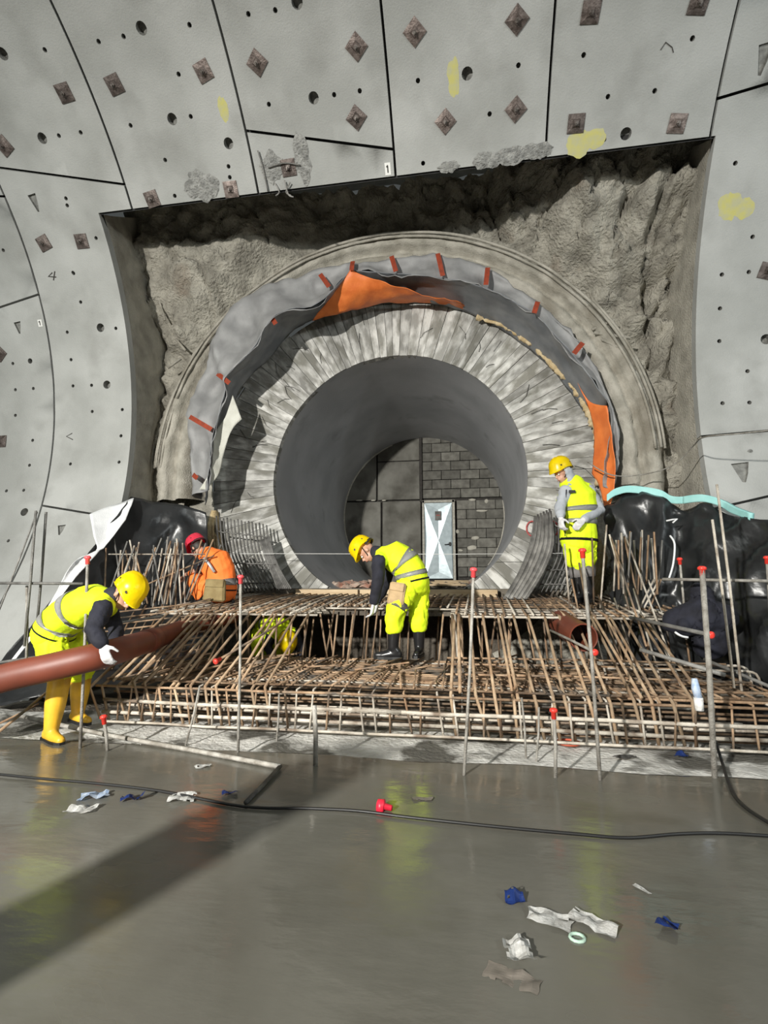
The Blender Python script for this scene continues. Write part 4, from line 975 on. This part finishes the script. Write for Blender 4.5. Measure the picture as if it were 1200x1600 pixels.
# rubble and boards inside the bore
rb = thing('rubble_heap', None, None); bm = bmesh.new(); rnd = random.Random(4)
bpy.data.objects.remove(rb)
def heap(label, px0, px1, Y, n, h, seed, m='rubble'):
    rnd = random.Random(seed); bm = bmesh.new()
    for i in range(n):
        c = W(rnd.uniform(px0, px1), 912, Y+rnd.uniform(0, .9)); c.z = 1.14+rnd.random()*h+.0*(c.y-Y); r = rnd.uniform(.02, .075)
        vs = add_ball(bm, c, (r*1.4, r, r*.7), sub=1)
        for v in vs: v.co += Vector((nz(v.co, 20), nz(v.co, 21, 3), nz(v.co, 22, 5)))*r*.9
    o = obj('rubble_heap', bm, m, None, False); tag(o, label, 'rubble', None, 'stuff')
heap('low red-brown rubble on the bore floor left of the door', 478, 600, 8.2, 170, .10, 1)
heap('rubble and dust along the bore floor before the door', 600, 735, 8.4, 110, .05, 2, 'muck')
heap('small red rubble pile on the bore floor right of the door', 740, 778, 8.2, 80, .12, 3)
s = thing('wooden_planks', 'pale planks laid before the threshold of the steel door', 'plank')
for i in range(4):
    A = W(655+i*8, 914-i*2.0, 8.4+i*.5); tube('plank', [A, A+Vector((.75, .06*i-.1, .0))], .018, 'wood', s, 4)
rebase(s, W(690, 912, 9))
# ground clutter
def crumple(name, label, cat, px, py, a, b, rot, m, seed, group=None, hgt=.02, z=0.012, n=9):
    c = G(px, py, z); bm = bmesh.new(); g = []
    ca, sa = math.cos(rot), math.sin(rot)
    for i in range(n):
        row = []
        for j in range(n):
            u, v = (i/(n-1)-.5)*a, (j/(n-1)-.5)*b; k = nz((u*22, v*22, seed), 1); u2 = u*(1+.25*nz((v*20, seed, 0), 1)); v2 = v*(1+.3*nz((u*20, seed, 5), 1))
            row.append(bm.verts.new((c.x+u2*ca-v2*sa, c.y+u2*sa+v2*ca, z+hgt*(.5+k)+.002)))
        g.append(row)
    for i in range(n-1):
        for j in range(n-1):
            if random.Random(seed*100+i*10+j).random() > .04: bm.faces.new((g[i][j], g[i+1][j], g[i+1][j+1], g[i][j+1]))
    bmesh.ops.solidify(bm, geom=bm.faces[:], thickness=.0025)
    zm = min(v.co.z for v in bm.verts)
    for v in bm.verts: v.co.z -= zm-.001; v.co -= Vector((c.x, c.y, 0))
    o = obj(name, bm, m); o.location = (c.x, c.y, .002); return tag(o, label, cat, group)
crumple('paper_scrap', 'crumpled white paper with dark print, left of the pair near the blue lumps', 'paper', 859, 1434, .15, .09, -.3, 'paper', 1)
crumple('paper_scrap', 'flat torn white paper, right of the pair, beside the green ring', 'paper', 927, 1440, .17, .08, -.6, 'paper', 2)
crumple('paper_scrap', 'crumpled printed paper lying above the wet brown sheet', 'paper', 810, 1488, .09, .13, .1, 'paper', 3, hgt=.03)
crumple('paper_scrap', 'wet brown flat paper at the foot of the picture', 'paper', 800, 1524, .17, .075, -.35, 'paperbrown', 4, hgt=.008)
crumple('paper_scrap', 'small white scrap on the screed below the bent steel bar', 'paper', 317, 1196, .10, .07, .5, 'paper', 5)
crumple('paper_scrap', 'white printed scrap beside the cable, left half of the screed', 'paper', 284, 1246, .15, .12, .3, 'paper', 6)
crumple('paper_scrap', 'white crumpled scrap under the pale blue wrapper', 'paper', 127, 1264, .15, .10, .2, 'paper', 7)
crumple('wrapper', 'pale blue crumpled wrapper on the screed left of the cable bend', 'wrapper', 147, 1243, .15, .09, .5, 'lightblue', 8, hgt=.035)
crumple('wrapper', 'dark blue wrapper right of the pale blue one', 'wrapper', 207, 1247, .13, .06, .4, 'blueplastic', 9, hgt=.03)
crumple('wrapper', 'small dark blue wrapper near the bent steel end', 'wrapper', 359, 1238, .09, .05, .5, 'blueplastic', 10, hgt=.02)
crumple('wrapper', 'dark blue crushed lump left above the white papers', 'wrapper', 804, 1403, .075, .055, .1, 'blueplastic', 11, hgt=.035)
crumple('wrapper', 'dark blue crushed lump right of the white papers', 'wrapper', 1044, 1446, .07, .065, .9, 'blueplastic', 12, hgt=.035)
crumple('wrapper', 'dark blue wrapper on the pale strip at right', 'wrapper', 1065, 1176, .08, .07, .9, 'blueplastic', 13, hgt=.04, z=.03)
crumple('paper_scrap', 'narrow white scrap above the right dark blue lump', 'paper', 1003, 1386, .075, .022, -.9, 'paper', 14, hgt=.01)
crumple('paper_scrap', 'faint muddy scrap behind the red cap on the screed', 'paper', 660, 1246, .12, .05, .1, 'paperbrown', 15, hgt=.006)
crumple('film_scrap', 'crumpled clear film lying on the right of the pale strip', 'film', 978, 1183, .16, .06, .2, 'rebargrey', 16, hgt=.02)
crumple('film_scrap', 'wet film edge on the strip below the cage', 'film', 742, 1175, .16, .04, .1, 'paper', 17, hgt=.012)
t = thing('plastic_ring', 'pale green plastic ring on the screed beside the white papers', 'ring'); c = G(902, 1465, .006)
tube('ring', [c+Vector((.025*math.cos(q*.5236), .022*math.sin(q*.5236), 0)) for q in range(12)], .006, 'glassy', t, 6, closed=True); rebase(t, c-Vector((0, 0, .005)))
t = thing('loose_cap', 'red plastic rod cap lying loose on the wet screed', 'cap'); c = G(604, 1261, .02); bm = bmesh.new(); add_tube(bm, [c+Vector((-.05, .01, .0)), c+Vector((-.015, .005, .0)), c+Vector((-.012, .005, 0)), c+Vector((.03, -.005, -.002))], [.034, .036, .018, .015], 12); obj('cap_body', bm, 'redplastic', t, True); rebase(t, c-Vector((0, 0, .02)))
t = thing('ring_mark', 'rust-red rubber ring lying on the pale strip', 'ring'); c = G(888, 1160, .01); tube('ring', [c+Vector((.085*math.cos(q*.2618), .075*math.sin(q*.2618), 0)) for q in range(24)], .009, 'tape', t, 6, closed=True); rebase(t, c)
t = thing('bottle', 'small clear bottle with white cap tied in the cage beside the muddy rod', 'bottle'); bm = bmesh.new(); add_tube(bm, [W(1085, 1060, 4.0), W(1087, 1075, 4.0), W(1091, 1090, 4.0)], [.018, .028, .026], 10); obj('bottle_body', bm, 'lightblue', t, True); bm = bmesh.new(); add_tube(bm, [W(1091, 1090, 4.0), W(1093, 1110, 4.0)], [.03, .028], 10); obj('paper_wrap', bm, 'paper', t, True); rebase(t, W(1093, 1110, 4.0))
# steel pipe added out of view at the left to throw the long shadow over the screed
t = thing('shadow_caster_column', 'unseen grey steel upright added to cast the long floor shadow', 'pipe section')
bm = bmesh.new(); add_tube(bm, [(-2.28, -.1, 0), (-2.28, -.1, 1.62)], .17, 24, caps=True); obj('shadow_caster_shaft', bm, 'rebargrey', t, True); rebase(t, (-2.28, -.1, 0))

# ------------------------------------------------------------------ PEOPLE
def hand(bm, wr, tip_dir, palm_n, s=1., curl=.6, thumb=1):
    """palm, four unequal bent fingers and a side thumb"""
    d = Vector(tip_dir).normalized(); n = Vector(palm_n); n = (n-d*n.dot(d)).normalized(); sd = d.cross(n)*thumb; wr = Vector(wr)
    add_blob(bm, [wr, wr+d*.045*s, wr+d*.085*s], [.026*s, .038*s, .036*s], 10, side=sd, flat=.5)
    for k, (off, ln) in enumerate(((.030, .070), (.010, .080), (-.010, .074), (-.029, .058))):
        b = wr+d*.082*s+sd*off*s; a = curl*.5; p1 = b+(d*math.cos(a)+n*math.sin(a))*ln*.45*s; a = curl*1.3; p2 = p1+(d*math.cos(a)+n*math.sin(a))*ln*.32*s; a = curl*2; p3 = p2+(d*math.cos(a)+n*math.sin(a))*ln*.26*s
        add_blob(bm, [b, p1, p2, p3], [.0105*s, .0098*s, .009*s, .008*s], 6)
    b = wr+d*.03*s+sd*.03*s; add_blob(bm, [b, b+(d*.5+sd*.8).normalized()*.035*s+n*.008, b+(d*.9+sd*.8+n*.5).normalized()*.068*s], [.014*s, .012*s, .0095*s], 6)
def basis(upv, fwd):
    u = Vector(upv).normalized(); f = Vector(fwd); f = (f-u*f.dot(u)).normalized(); r = f.cross(u); return Matrix((r, f, u)).transposed()
def head(bm, c, upv, fwd, s=1.):
    B = basis(upv, fwd); P = lambda x, y, z: Vector(c)+B @ Vector((x*s, y*s, z*s))
    def ball(p, r, sub=3): add_ball(bm, P(*p), [q*s for q in r], B, sub)
    ball((0, -.01, .03), (.076, .092, .095)); ball((0, .02, -.045), (.058, .07, .062)); ball((0, .055, -.085), (.026, .024, .020))
    add_blob(bm, [P(0, .088, .012), P(0, .112, -.022), P(0, .100, -.034)], [.009*s, .015*s, .012*s], 8)
    ball((0, .090, -.060), (.024, .012, .008), 2); ball((.03, .082, .03), (.026, .012, .008), 2); ball((-.03, .082, .03), (.026, .012, .008), 2)
    for q in (-1, 1): ball((q*.078, -.008, -.005), (.010, .020, .031), 2)
    return P, B
def helmet(parent, c, upv, fwd, m, s=1.):
    B = basis(upv, fwd); o = Vector(c)
    bm = bmesh.new(); rings = []; n = 28
    for k, (q, z, e) in enumerate(((1.04, -.012, 1.0), (1.0, .0, 1), (.99, .04, 1), (.93, .085, 1), (.78, .122, 1), (.52, .148, 1), (.22, .160, 1), (.02, .162, 1))):
        ring = []
        for j in range(n):
            a = 2*math.pi*j/n; x, y = math.sin(a), math.cos(a); br = max(0, y)**3*.028*(1 if k < 2 else 0); side = (-.022 if k < 2 else 0)*(max(0, -y))
            ridge = .005*(abs(x) < .25)*(k > 1 and k < 7)
            ring.append(bm.verts.new(o+B @ Vector((x*.122*q*s, (y*.142*q+br*y-.006)*s, (z+side+.018*(k < 3)*(abs(x)**4)+ridge)*s))))
        rings.append(ring)
    for i in range(len(rings)-1):
        for j in range(n): bm.faces.new((rings[i][j], rings[i][(j+1) % n], rings[i+1][(j+1) % n], rings[i+1][j]))
    bm.faces.new(rings[-1]); bmesh.ops.solidify(bm, geom=bm.faces[:], thickness=.004)
    h = obj('helmet', bm, m, parent, True)
    for sx in (-1, 1):
        for (y, z) in ((.06, .05), (-.075, .05)):
            bm = bmesh.new(); k = math.sqrt(max(0, 1-(y/.142)**2))*.96; p = o+B @ Vector((sx*.122*k*s, y*s, z*s)); add_ball(bm, p, (.006*s, .017*s, .012*s), B, 1); obj('vent_slot', bm, 'slot', h)
    bm = bmesh.new()
    add_tube(bm, [o+B @ Vector((-.09*s, .0, 0)), o+B @ Vector((-.072*s, .035*s, -.09*s)), o+B @ Vector((0, .06*s, -.125*s)), o+B @ Vector((.072*s, .035*s, -.09*s)), o+B @ Vector((.09*s, .0, 0))], .005*s, 5); obj('chin_strap', bm, 'slot', h)
    bm = bmesh.new(); add_tube(bm, [o+B @ Vector((.1*math.cos(a)*s, -.05*s-.095*s*abs(math.sin(a)), -.015*s)) for a in [math.pi*i/10 for i in range(11)]], .012*s, 6); obj('head_band', bm, 'slot', h)
    return h
def eyes(P, B, parent, s=1.):
    for q in (-1, 1):
        bm = bmesh.new(); add_ball(bm, P(q*.030, .085, .010), (.011*s,)*3, B, 2); obj('eye', bm, 'tagwhite', parent, True); bm = bmesh.new(); add_ball(bm, P(q*.030, .0935, .010), (.005*s,)*3, B, 1); obj('pupil', bm, 'slot', parent.children[-1] if False else parent, True)
    bm = bmesh.new(); add_tube(bm, [P(-.022, .099, -.060), P(0, .1035, -.061), P(.022, .099, -.060)], .003*s, 4); obj('lips', bm, 'redpaint', parent, True)
def boot(parent, knee, ankle, toe, m, s=1., topf=.42, r=.062):
    k, a, t = Vector(knee), Vector(ankle), Vector(toe); bm = bmesh.new(); top = a.lerp(k, topf/ (k-a).length if (k-a).length > topf else .95)
    add_blob(bm, [top, top.lerp(a, .5), a], [r*1.22*s, r*1.12*s, .056*s], 14)
    f = (t-a); f.z = 0; f = f.normalized(); g0 = Vector((a.x, a.y, t.z)); heel = g0-f*.06*s+Vector((0, 0, .045*s)); ball_ = g0+f*.10*s+Vector((0, 0, .035*s)); tip = g0+f*.175*s+Vector((0, 0, .033*s))
    add_blob(bm, [a, heel.lerp(a, .35)], [.052*s, .05*s], 12); add_blob(bm, [heel, g0+f*.03*s+Vector((0, 0, .05*s)), ball_, tip], [.045*s, .05*s, .045*s, .036*s], 12)
    o = remeshed('boot', bm, .011, m, parent, 2)
    cut = t.z
    for v in o.data.vertices: v.co.z = max(v.co.z, cut)
    bm = bmesh.new(); sd = f.cross(Vector((0, 0, 1)))
    pts = [(-.105, .03), (-.09, .042), (0, .042), (.09, .052), (.16, .045), (.205, .02), (.205, -.02), (.16, -.045), (.09, -.052), (0, -.042), (-.09, -.042), (-.105, -.03)]
    lo = [bm.verts.new(g0+f*x*s+sd*y*s-Vector((0, 0, .004))) for x, y in pts]; hi = [bm.verts.new(g0+f*x*s+sd*y*s+Vector((0, 0, .022))) for x, y in pts]
    for i in range(12): bm.faces.new((lo[i], lo[(i+1) % 12], hi[(i+1) % 12], hi[i]))
    bm.faces.new(lo[::-1]); bm.faces.new(hi); obj('sole', bm, 'slot', o)
    return o, top
def band(name, parent, pts, rs, side, flat, m, t0, t1, grow=.006, n=24):
    """a strip of cloth wrapped round a limb or trunk between stations t0..t1"""
    def at(t):
        q = t*(len(pts)-1); i = min(int(q), len(pts)-2); f = q-i; return Vector(pts[i]).lerp(Vector(pts[i+1]), f), rs[i]*(1-f)+rs[i+1]*f, (Vector(pts[i+1])-Vector(pts[i])).normalized()
    bm = bmesh.new(); rg = []
    for t in (t0, (t0+t1)/2, t1):
        p, r, tt = at(t); ref = Vector(side); u = (ref-tt*ref.dot(tt)).normalized(); v = tt.cross(u)
        rg.append([bm.verts.new(p+u*math.cos(2*math.pi*j/n)*(r+grow)+v*math.sin(2*math.pi*j/n)*(r*flat+grow)) for j in range(n)])
    for i in (0, 1):
        for j in range(n): bm.faces.new((rg[i][j], rg[i][(j+1) % n], rg[i+1][(j+1) % n], rg[i+1][j]))
    bmesh.ops.solidify(bm, geom=bm.faces[:], thickness=.003)
    return obj(name, bm, m, parent, True)
def person(label, d, base):
    t = thing('person', label, 'person', None); s = d.get('s', 1.)
    side = Vector(d['side']); sp = [Vector(p) for p in d['spine']]   # pelvis .. neck base
    # body, one continuous surface
    bm = bmesh.new()
    tr = [r*s for r in d['trunk']]; add_blob(bm, sp, [r-.022 for r in tr], 16, side=side, flat=.72)
    hc = Vector(d['head']); add_blob(bm, [sp[-1], sp[-1].lerp(hc, .5), hc], [.068*s, .055*s, .055*s], 12); P, B = head(bm, hc, d['hup'], d['hfwd'], s)
    for A in d['arms']:
        a = [Vector(p) for p in A['p']]; add_blob(bm, [sp[-1].lerp(a[0], .3), a[0], a[0].lerp(a[1], .5), a[1], a[1].lerp(a[2], .5), a[2]], [.05*s, .054*s, .046*s, .038*s, .036*s, .025*s], 10)
        if A.get('skin_hand'): hand(bm, a[2], A['hd'], A['hn'], s, A.get('curl', .6), A.get('th', 1))
    for L_ in d['legs']:
        l = [Vector(p) for p in L_['p']]; add_blob(bm, [sp[0], l[0], l[0].lerp(l[1], .5), l[1], l[1].lerp(l[2], .4), l[2]], [.09*s, .085*s, .07*s, .052*s, .05*s, .036*s], 10)
    body = remeshed('body', bm, .010, 'skin', t, 1)
    eyes(P, B, t, s)
    if d.get('hair'):
        bm = bmesh.new(); add_ball(bm, P(0, -.018, .025), (.086*s, .097*s, .102*s), B, 3); bmesh.ops.delete(bm, geom=[v for v in bm.verts if (B.inverted() @ (v.co-hc)).y > .055*s or (B.inverted() @ (v.co-hc)).z < -.05*s], context='VERTS'); obj('hair', bm, 'hair', t, True)
    # trousers
    bm = bmesh.new(); add_blob(bm, [sp[0].lerp(sp[1], .35), sp[0]], [tr[0]*.98, tr[0]*1.02], 16, side=side, flat=.80)
    for L_ in d['legs']:
        l = [Vector(p) for p in L_['p']]; e = L_.get('end', .35); hem = l[1].lerp(l[2], e); add_blob(bm, [sp[0].lerp(l[0], .8), l[0], l[0].lerp(l[1], .5), l[1], l[1].lerp(hem, .5), hem], [.11*s, .128*s, .114*s, .098*s, .092*s, .082*s], 14)
    tro = remeshed('trousers', bm, .013, d['trm'], t, 2, .024, 9)
    for L_ in d['legs']:
        l = [Vector(p) for p in L_['p']]
        if L_.get('patch'): band('knee_patch', tro, [l[0], l[1]], [.124*s, .106*s], side, 1, d.get('patchm', 'navy'), *L_['patch'], .006)
        if L_.get('cuff'):
            hem = l[1].lerp(l[2], L_.get('end', .35)); band('boot_cuff', t, [hem, l[2]], [.085*s, .080*s], side, 1, 'cuff', .0, .40, .006)
    # sleeves
    if d.get('slm'):
        bm = bmesh.new(); add_blob(bm, sp[1:], [r*.96 for r in tr[1:]], 16, side=side, flat=.76)
        for A in d['arms']:
            a = [Vector(p) for p in A['p']]; e = A.get('sleeve', 1.)
            pts = [sp[-1].lerp(a[0], .4), a[0], a[0].lerp(a[1], .5), a[1], a[1].lerp(a[2], .5), a[1].lerp(a[2], .93)]; rs = [.075*s, .078*s, .068*s, .06*s, .055*s, .046*s]
            if e < .6: pts, rs = pts[:3]+[a[0].lerp(a[1], .8)], rs[:3]+[.066*s]
            add_blob(bm, pts, rs, 12)
        if d.get('neck'): add_blob(bm, [sp[-1], sp[-1].lerp(hc, .55)-B @ Vector((0, .02, 0))], [.095*s, .082*s], 12)
        if d.get('hood'):
            add_blob(bm, [sp[-1], sp[-1].lerp(hc, .45), hc+B @ Vector((0, -.03, .0))*s, hc+B @ Vector((0, -.03, .05))*s], [.10*s, .094*s, .107*s, .10*s], 14)
            
        slv = remeshed('sweatshirt' if d.get('hood') else 'jacket', bm, .012, d['slm'], t, 2, .010, 10)
        if d.get('hood'):   # open the hood before the face
            bm = bmesh.new(); bm.from_mesh(slv.data); Bi = B.inverted()
            bmesh.ops.delete(bm, geom=[v for v in bm.verts if (Bi @ (v.co-hc)).y > .040*s and -.12*s < (Bi @ (v.co-hc)).z < .16*s and (v.co-hc).length < .17*s], context='VERTS'); bm.to_mesh(slv.data); bm.free()
    # vest
    v0 = d.get('vest0', .0); vp = [sp[0].lerp(sp[1], v0)]+sp[1:]; bm = bmesh.new(); vr = [tr[0]*1.06]+[r*1.06+.004 for r in tr[1:-1]]+[tr[-1]*1.0]
    add_blob(bm, vp, vr, 18, side=side, flat=.84)
    for A in d['arms']:
        a = [Vector(p) for p in A['p']]; add_blob(bm, [sp[-1].lerp(a[0], .2), sp[-1].lerp(a[0], .86)], [.084*s, .080*s], 12)
    vest = remeshed('vest', bm, .012, d['vm'], t, 2, .008, 7)
    band('vest_hem', vest, vp, vr, side, .84, 'navy', .0, .035, .009)
    for (a_, b_) in d['bands']: band('reflective_band', vest, vp, vr, side, .84, 'reflect', a_, b_, .010)
    for (a, b) in d.get('braces', ()):
        bm = bmesh.new(); add_tube(bm, [Vector(p) for p in (a, b)], .02, 4); obj('reflective_strip', bm, 'reflect', vest)
    # boots and gloves
    for L_ in d['legs']:
        l = [Vector(p) for p in L_['p']]; boot(t, l[1], l[2], l[3], d['bm'], s, L_.get('topf', .34), d.get('br', .062))
    for A in d['arms']:
        if A.get('glove'):
            bm = bmesh.new(); a = [Vector(p) for p in A['p']]; hand(bm, a[2], A['hd'], A['hn'], s*1.18, A.get('curl', .6), A.get('th', 1)); add_blob(bm, [a[1].lerp(a[2], .86), a[2]], [.044*s, .036*s], 10); remeshed('glove', bm, .0075, 'glove', t, 1)
    helmet(t, hc+B @ Vector((0, 0, .055*s)), d['hup'], d['hfwd'], d['hm'], s*1.02)
    rebase(t, base); return t, tro, vest, P, B
def pouch(parent, c, up_, out, w_, h_, m, name='tool_pouch'):
    B = basis(up_, out); bm = bmesh.new(); vs = add_box(bm, (0, 0, 0), (w_, .07, h_), None, .02)
    for v in [v for v in bm.verts]:
        k = .5+v.co.z/h_; v.co.x *= 1+.18*(1-k); v.co.y *= 1.0; v.co = Vector(c)+B @ v.co
        v.co += Vector((nz(v.co, 9), nz(v.co, 10, 3), 0))*.012
    o = obj(name, bm, m, parent, False); bm = bmesh.new(); add_box(bm, (0, .035, h_*.30), (w_*.96, .02, h_*.35), None, .008)
    for v in bm.verts: v.co = Vector(c)+B @ v.co
    obj('pouch_flap', bm, m, o); return o
# 1 centre worker, bending left
Y = 5.62
t, tro, vest, P, B = person('person in yellow vest and trousers bending over the cage in black boots', dict(
    s=.98, side=(.25, -1, 0), trm='hivisy', vm='hivisy', slm='navy', neck=True, bm='bootb', hm='helmety', patchm='rebargrey', vest0=-.1,
    spine=[W(645, 908, Y), W(641, 892, Y), W(630, 878, Y), W(614, 869, Y), W(601, 870, Y-.02)], trunk=[.20, .185, .195, .195, .14],
    head=W(574, 862, Y-.02), hup=(-.86, .1, .5), hfwd=(-.45, -.15, -.88), bands=[(.12, .22), (.42, .52)],
    arms=[dict(p=[W(592, 877, Y-.22), W(590, 912, Y-.27), W(584, 942, Y-.24)], glove=True, hd=(-.2, .1, -1), hn=(-1, 0, -.3)), dict(p=[W(610, 880, Y+.18), W(600, 915, Y+.2), W(590, 940, Y+.1)], glove=True, hd=(-.2, 0, -1), hn=(-1, 0, -.3))],
    legs=[dict(p=[W(637, 917, Y-.10), W(617, 958, Y-.20), W(614, 1012, Y-.2), W(598, 1029, Y-.2)], end=.42, patch=(.62, .86), topf=.33), dict(p=[W(652, 917, Y+.08), W(654, 960, Y+.05), W(655, 1012, Y+.05), W(652, 1027, Y-.06)], end=.36, topf=.34)]), W(630, 1029, Y))
pouch(t, W(620, 928, Y-.24)-t.location, (.15, 0, 1), (-.1, -1, 0), .16, .24, 'tan')
# 2 hooded worker standing
Y = 6.35; 
t, tro, vest, P, B = person('person in grey hood, yellow vest and trousers standing upright beside the collar', dict(
    s=.98, side=(1, .35, 0), trm='hivisy', vm='hivisy', slm='greyhood', bm='bootb', hm='helmety', hood=True, vest0=-.25,
    spine=[W(904, 840, Y), W(904, 818, Y), W(903, 797, Y), W(900, 776, Y), W(894, 758, Y)], trunk=[.21, .195, .21, .225, .15],
    head=W(879, 740, Y-.05), hup=(-.35, -.15, .92), hfwd=(-.80, -.45, -.42), bands=[(.24, .32), (.46, .55)],
    arms=[dict(p=[W(920, 766, Y+.02), W(937, 797, Y+.02), W(912, 812, Y-.22)], glove=True, hd=(-.6, -.4, -.5), hn=(-.3, .4, -.6), curl=.8, th=-1), dict(p=[W(884, 768, Y-.12), W(875, 793, Y-.2), W(876, 808, Y-.3)], glove=True, hd=(0, -.2, -1), hn=(.6, .4, 0), curl=.8)],
    legs=[dict(p=[W(895, 842, Y-.03), W(899, 878, Y-.06), W(906, 925, Y-.02), W(901, 941, Y-.12)], end=.14, cuff=True, topf=.36), dict(p=[W(914, 842, Y+.03), W(917, 878, Y), W(920, 925, Y+.02), W(918, 941, Y-.12)], end=.12, cuff=True, patch=(.42, .62), topf=.36)]), W(908, 941, Y))
bm = bmesh.new(); c = W(894, 768, Y-.235)-t.location; add_box(bm, c, (.075, .012, .035), None, .004); obj('chest_badge', bm, 'slot', t)
tube('vest_zip', [W(885, 765, Y-.215)-t.location, W(883, 800, Y-.205)-t.location, W(883, 838, Y-.195)-t.location], .006, 'navy', t, 4)
bm = bmesh.new(); add_box(bm, W(928, 822, Y+.1)-t.location, (.07, .12, .26), None, .02); obj('tool_bag', bm, 'hair', t)
# 3 crouching worker in orange
Y = 6.2
t, tro, vest, P, B = person('person in orange clothing and pink-red helmet crouching on the rebar deck', dict(
    s=.98, side=(1, .1, 0), trm='hiviso', vm='hiviso', slm='navy', bm='bootb', hm='helmetr', hair=True, vest0=-.1,
    spine=[W(344, 921, Y), W(345, 908, Y-.0), W(343, 893, Y), W(336, 878, Y), W(325, 868, Y+.02)], trunk=[.185, .175, .185, .19, .125],
    head=W(309, 857, Y+.04), hup=(-.62, .3, .72), hfwd=(-.72, .35, -.60), bands=[(.16, .26)],
    arms=[dict(p=[W(320, 879, Y-.1), W(310, 890, Y-.02), W(290, 898, Y+.06)], skin_hand=True, hd=(-.7, .3, -.4), hn=(0, .3, -1), sleeve=.4), dict(p=[W(350, 878, Y+.15), W(345, 895, Y+.3), W(315, 905, Y+.4)], skin_hand=True, hd=(-.7, .3, -.4), hn=(0, .3, -1), sleeve=.4)],
    legs=[dict(p=[W(335, 922, Y+.0), W(300, 903, Y+.05), W(317, 934, Y-.02), W(305, 944, Y+.02)], end=.80, topf=.14), dict(p=[W(353, 922, Y+.02), W(356, 912, Y+.42), W(358, 934, Y+.16), W(362, 944, Y+.05)], end=.8, topf=.14)]), W(335, 944, Y))
pouch(t, W(336, 922, Y-.22)-t.location, (.05, 0, 1), (0, -1, 0), .25, .27, 'khaki')
tube('reflective_strip', [W(319, 872, Y-.20)-t.location, W(327, 882, Y-.215)-t.location, W(335, 894, Y-.205)-t.location], .020, 'reflect', t, 4)
# 4 worker at left carrying the pipe
Y = 3.88
t, tro, vest, P, B = person('person in yellow vest, navy sleeves and yellow boots bending to carry the pipe', dict(
    s=.97, side=(.35, -1, 0), trm='hivisy', vm='hivisy', slm='navy', br=.072, neck=True, bm='booty', hm='helmety', vest0=-.05,
    spine=[W(86, 986, Y), W(94, 972, Y), W(118, 954, Y), W(146, 941, Y-.02), W(166, 940, Y-.05)], trunk=[.185, .175, .18, .175, .12],
    head=W(194, 930, Y-.05), hup=(.80, -.05, .60), hfwd=(.55, -.2, -.80), bands=[(.18, .27), (.48, .58)],
    arms=[dict(p=[W(160, 952, Y-.22), W(146, 985, Y-.34), W(160, 1006, Y-.36)], glove=True, hd=(.35, .05, -1), hn=(.1, .9, -.2), curl=.55), dict(p=[W(168, 952, Y+.16), W(182, 985, Y+.2), W(178, 1008, Y+.05)], glove=True, hd=(.1, -.3, -1), hn=(0, -.8, -.2))],
    legs=[dict(p=[W(82, 1000, Y-.04), W(95, 1050, Y-.04), W(80, 1140, Y-.06), W(100, 1166, Y-.16)], end=.02, cuff=False, topf=.40, patch=(-.05, .05)), dict(p=[W(102, 1000, Y+.12), W(128, 1045, Y+.3), W(122, 1112, Y+.40), W(150, 1136, Y+.28)], end=.12, topf=.36)]), G(85, 1166))
# 5 worker in the pit below the deck
Y = 6.3
t, tro, vest, P, B = person('person in yellow clothing and yellow helmet stooping low beneath the rebar deck', dict(
    s=.9, side=(1, 0, 0), trm='hivisy', vm='hivisy', slm='navy', bm='bootb', hm='helmety',
    spine=[W(415, 982, Y+.35), W(420, 978, Y+.25), W(428, 975, Y+.12), W(436, 980, Y+.0), W(442, 988, Y-.08)], trunk=[.15, .15, .16, .165, .12],
    head=W(449, 1002, Y-.16), hup=(.35, -.75, .1), hfwd=(.1, -.2, -1), bands=[(.3, .4)],
    arms=[dict(p=[W(425, 990, Y-.02), W(418, 1010, Y-.1), W(425, 1025, Y-.15)], glove=True, hd=(0, -.3, -1), hn=(0, -1, 0)), dict(p=[W(460, 990, Y), W(468, 1010, Y-.1), W(470, 1025, Y-.15)], glove=True, hd=(0, -.3, -1), hn=(0, -1, 0))],
    legs=[dict(p=[W(408, 990, Y+.35), W(405, 1010, Y+.0), W(408, 1030, Y+.3), W(408, 1040, Y+.15)], end=.6, topf=.15), dict(p=[W(425, 990, Y+.35), W(432, 1012, Y+.05), W(430, 1030, Y+.3), W(430, 1040, Y+.15)], end=.6, topf=.15)]), W(420, 1040, Y+.3))
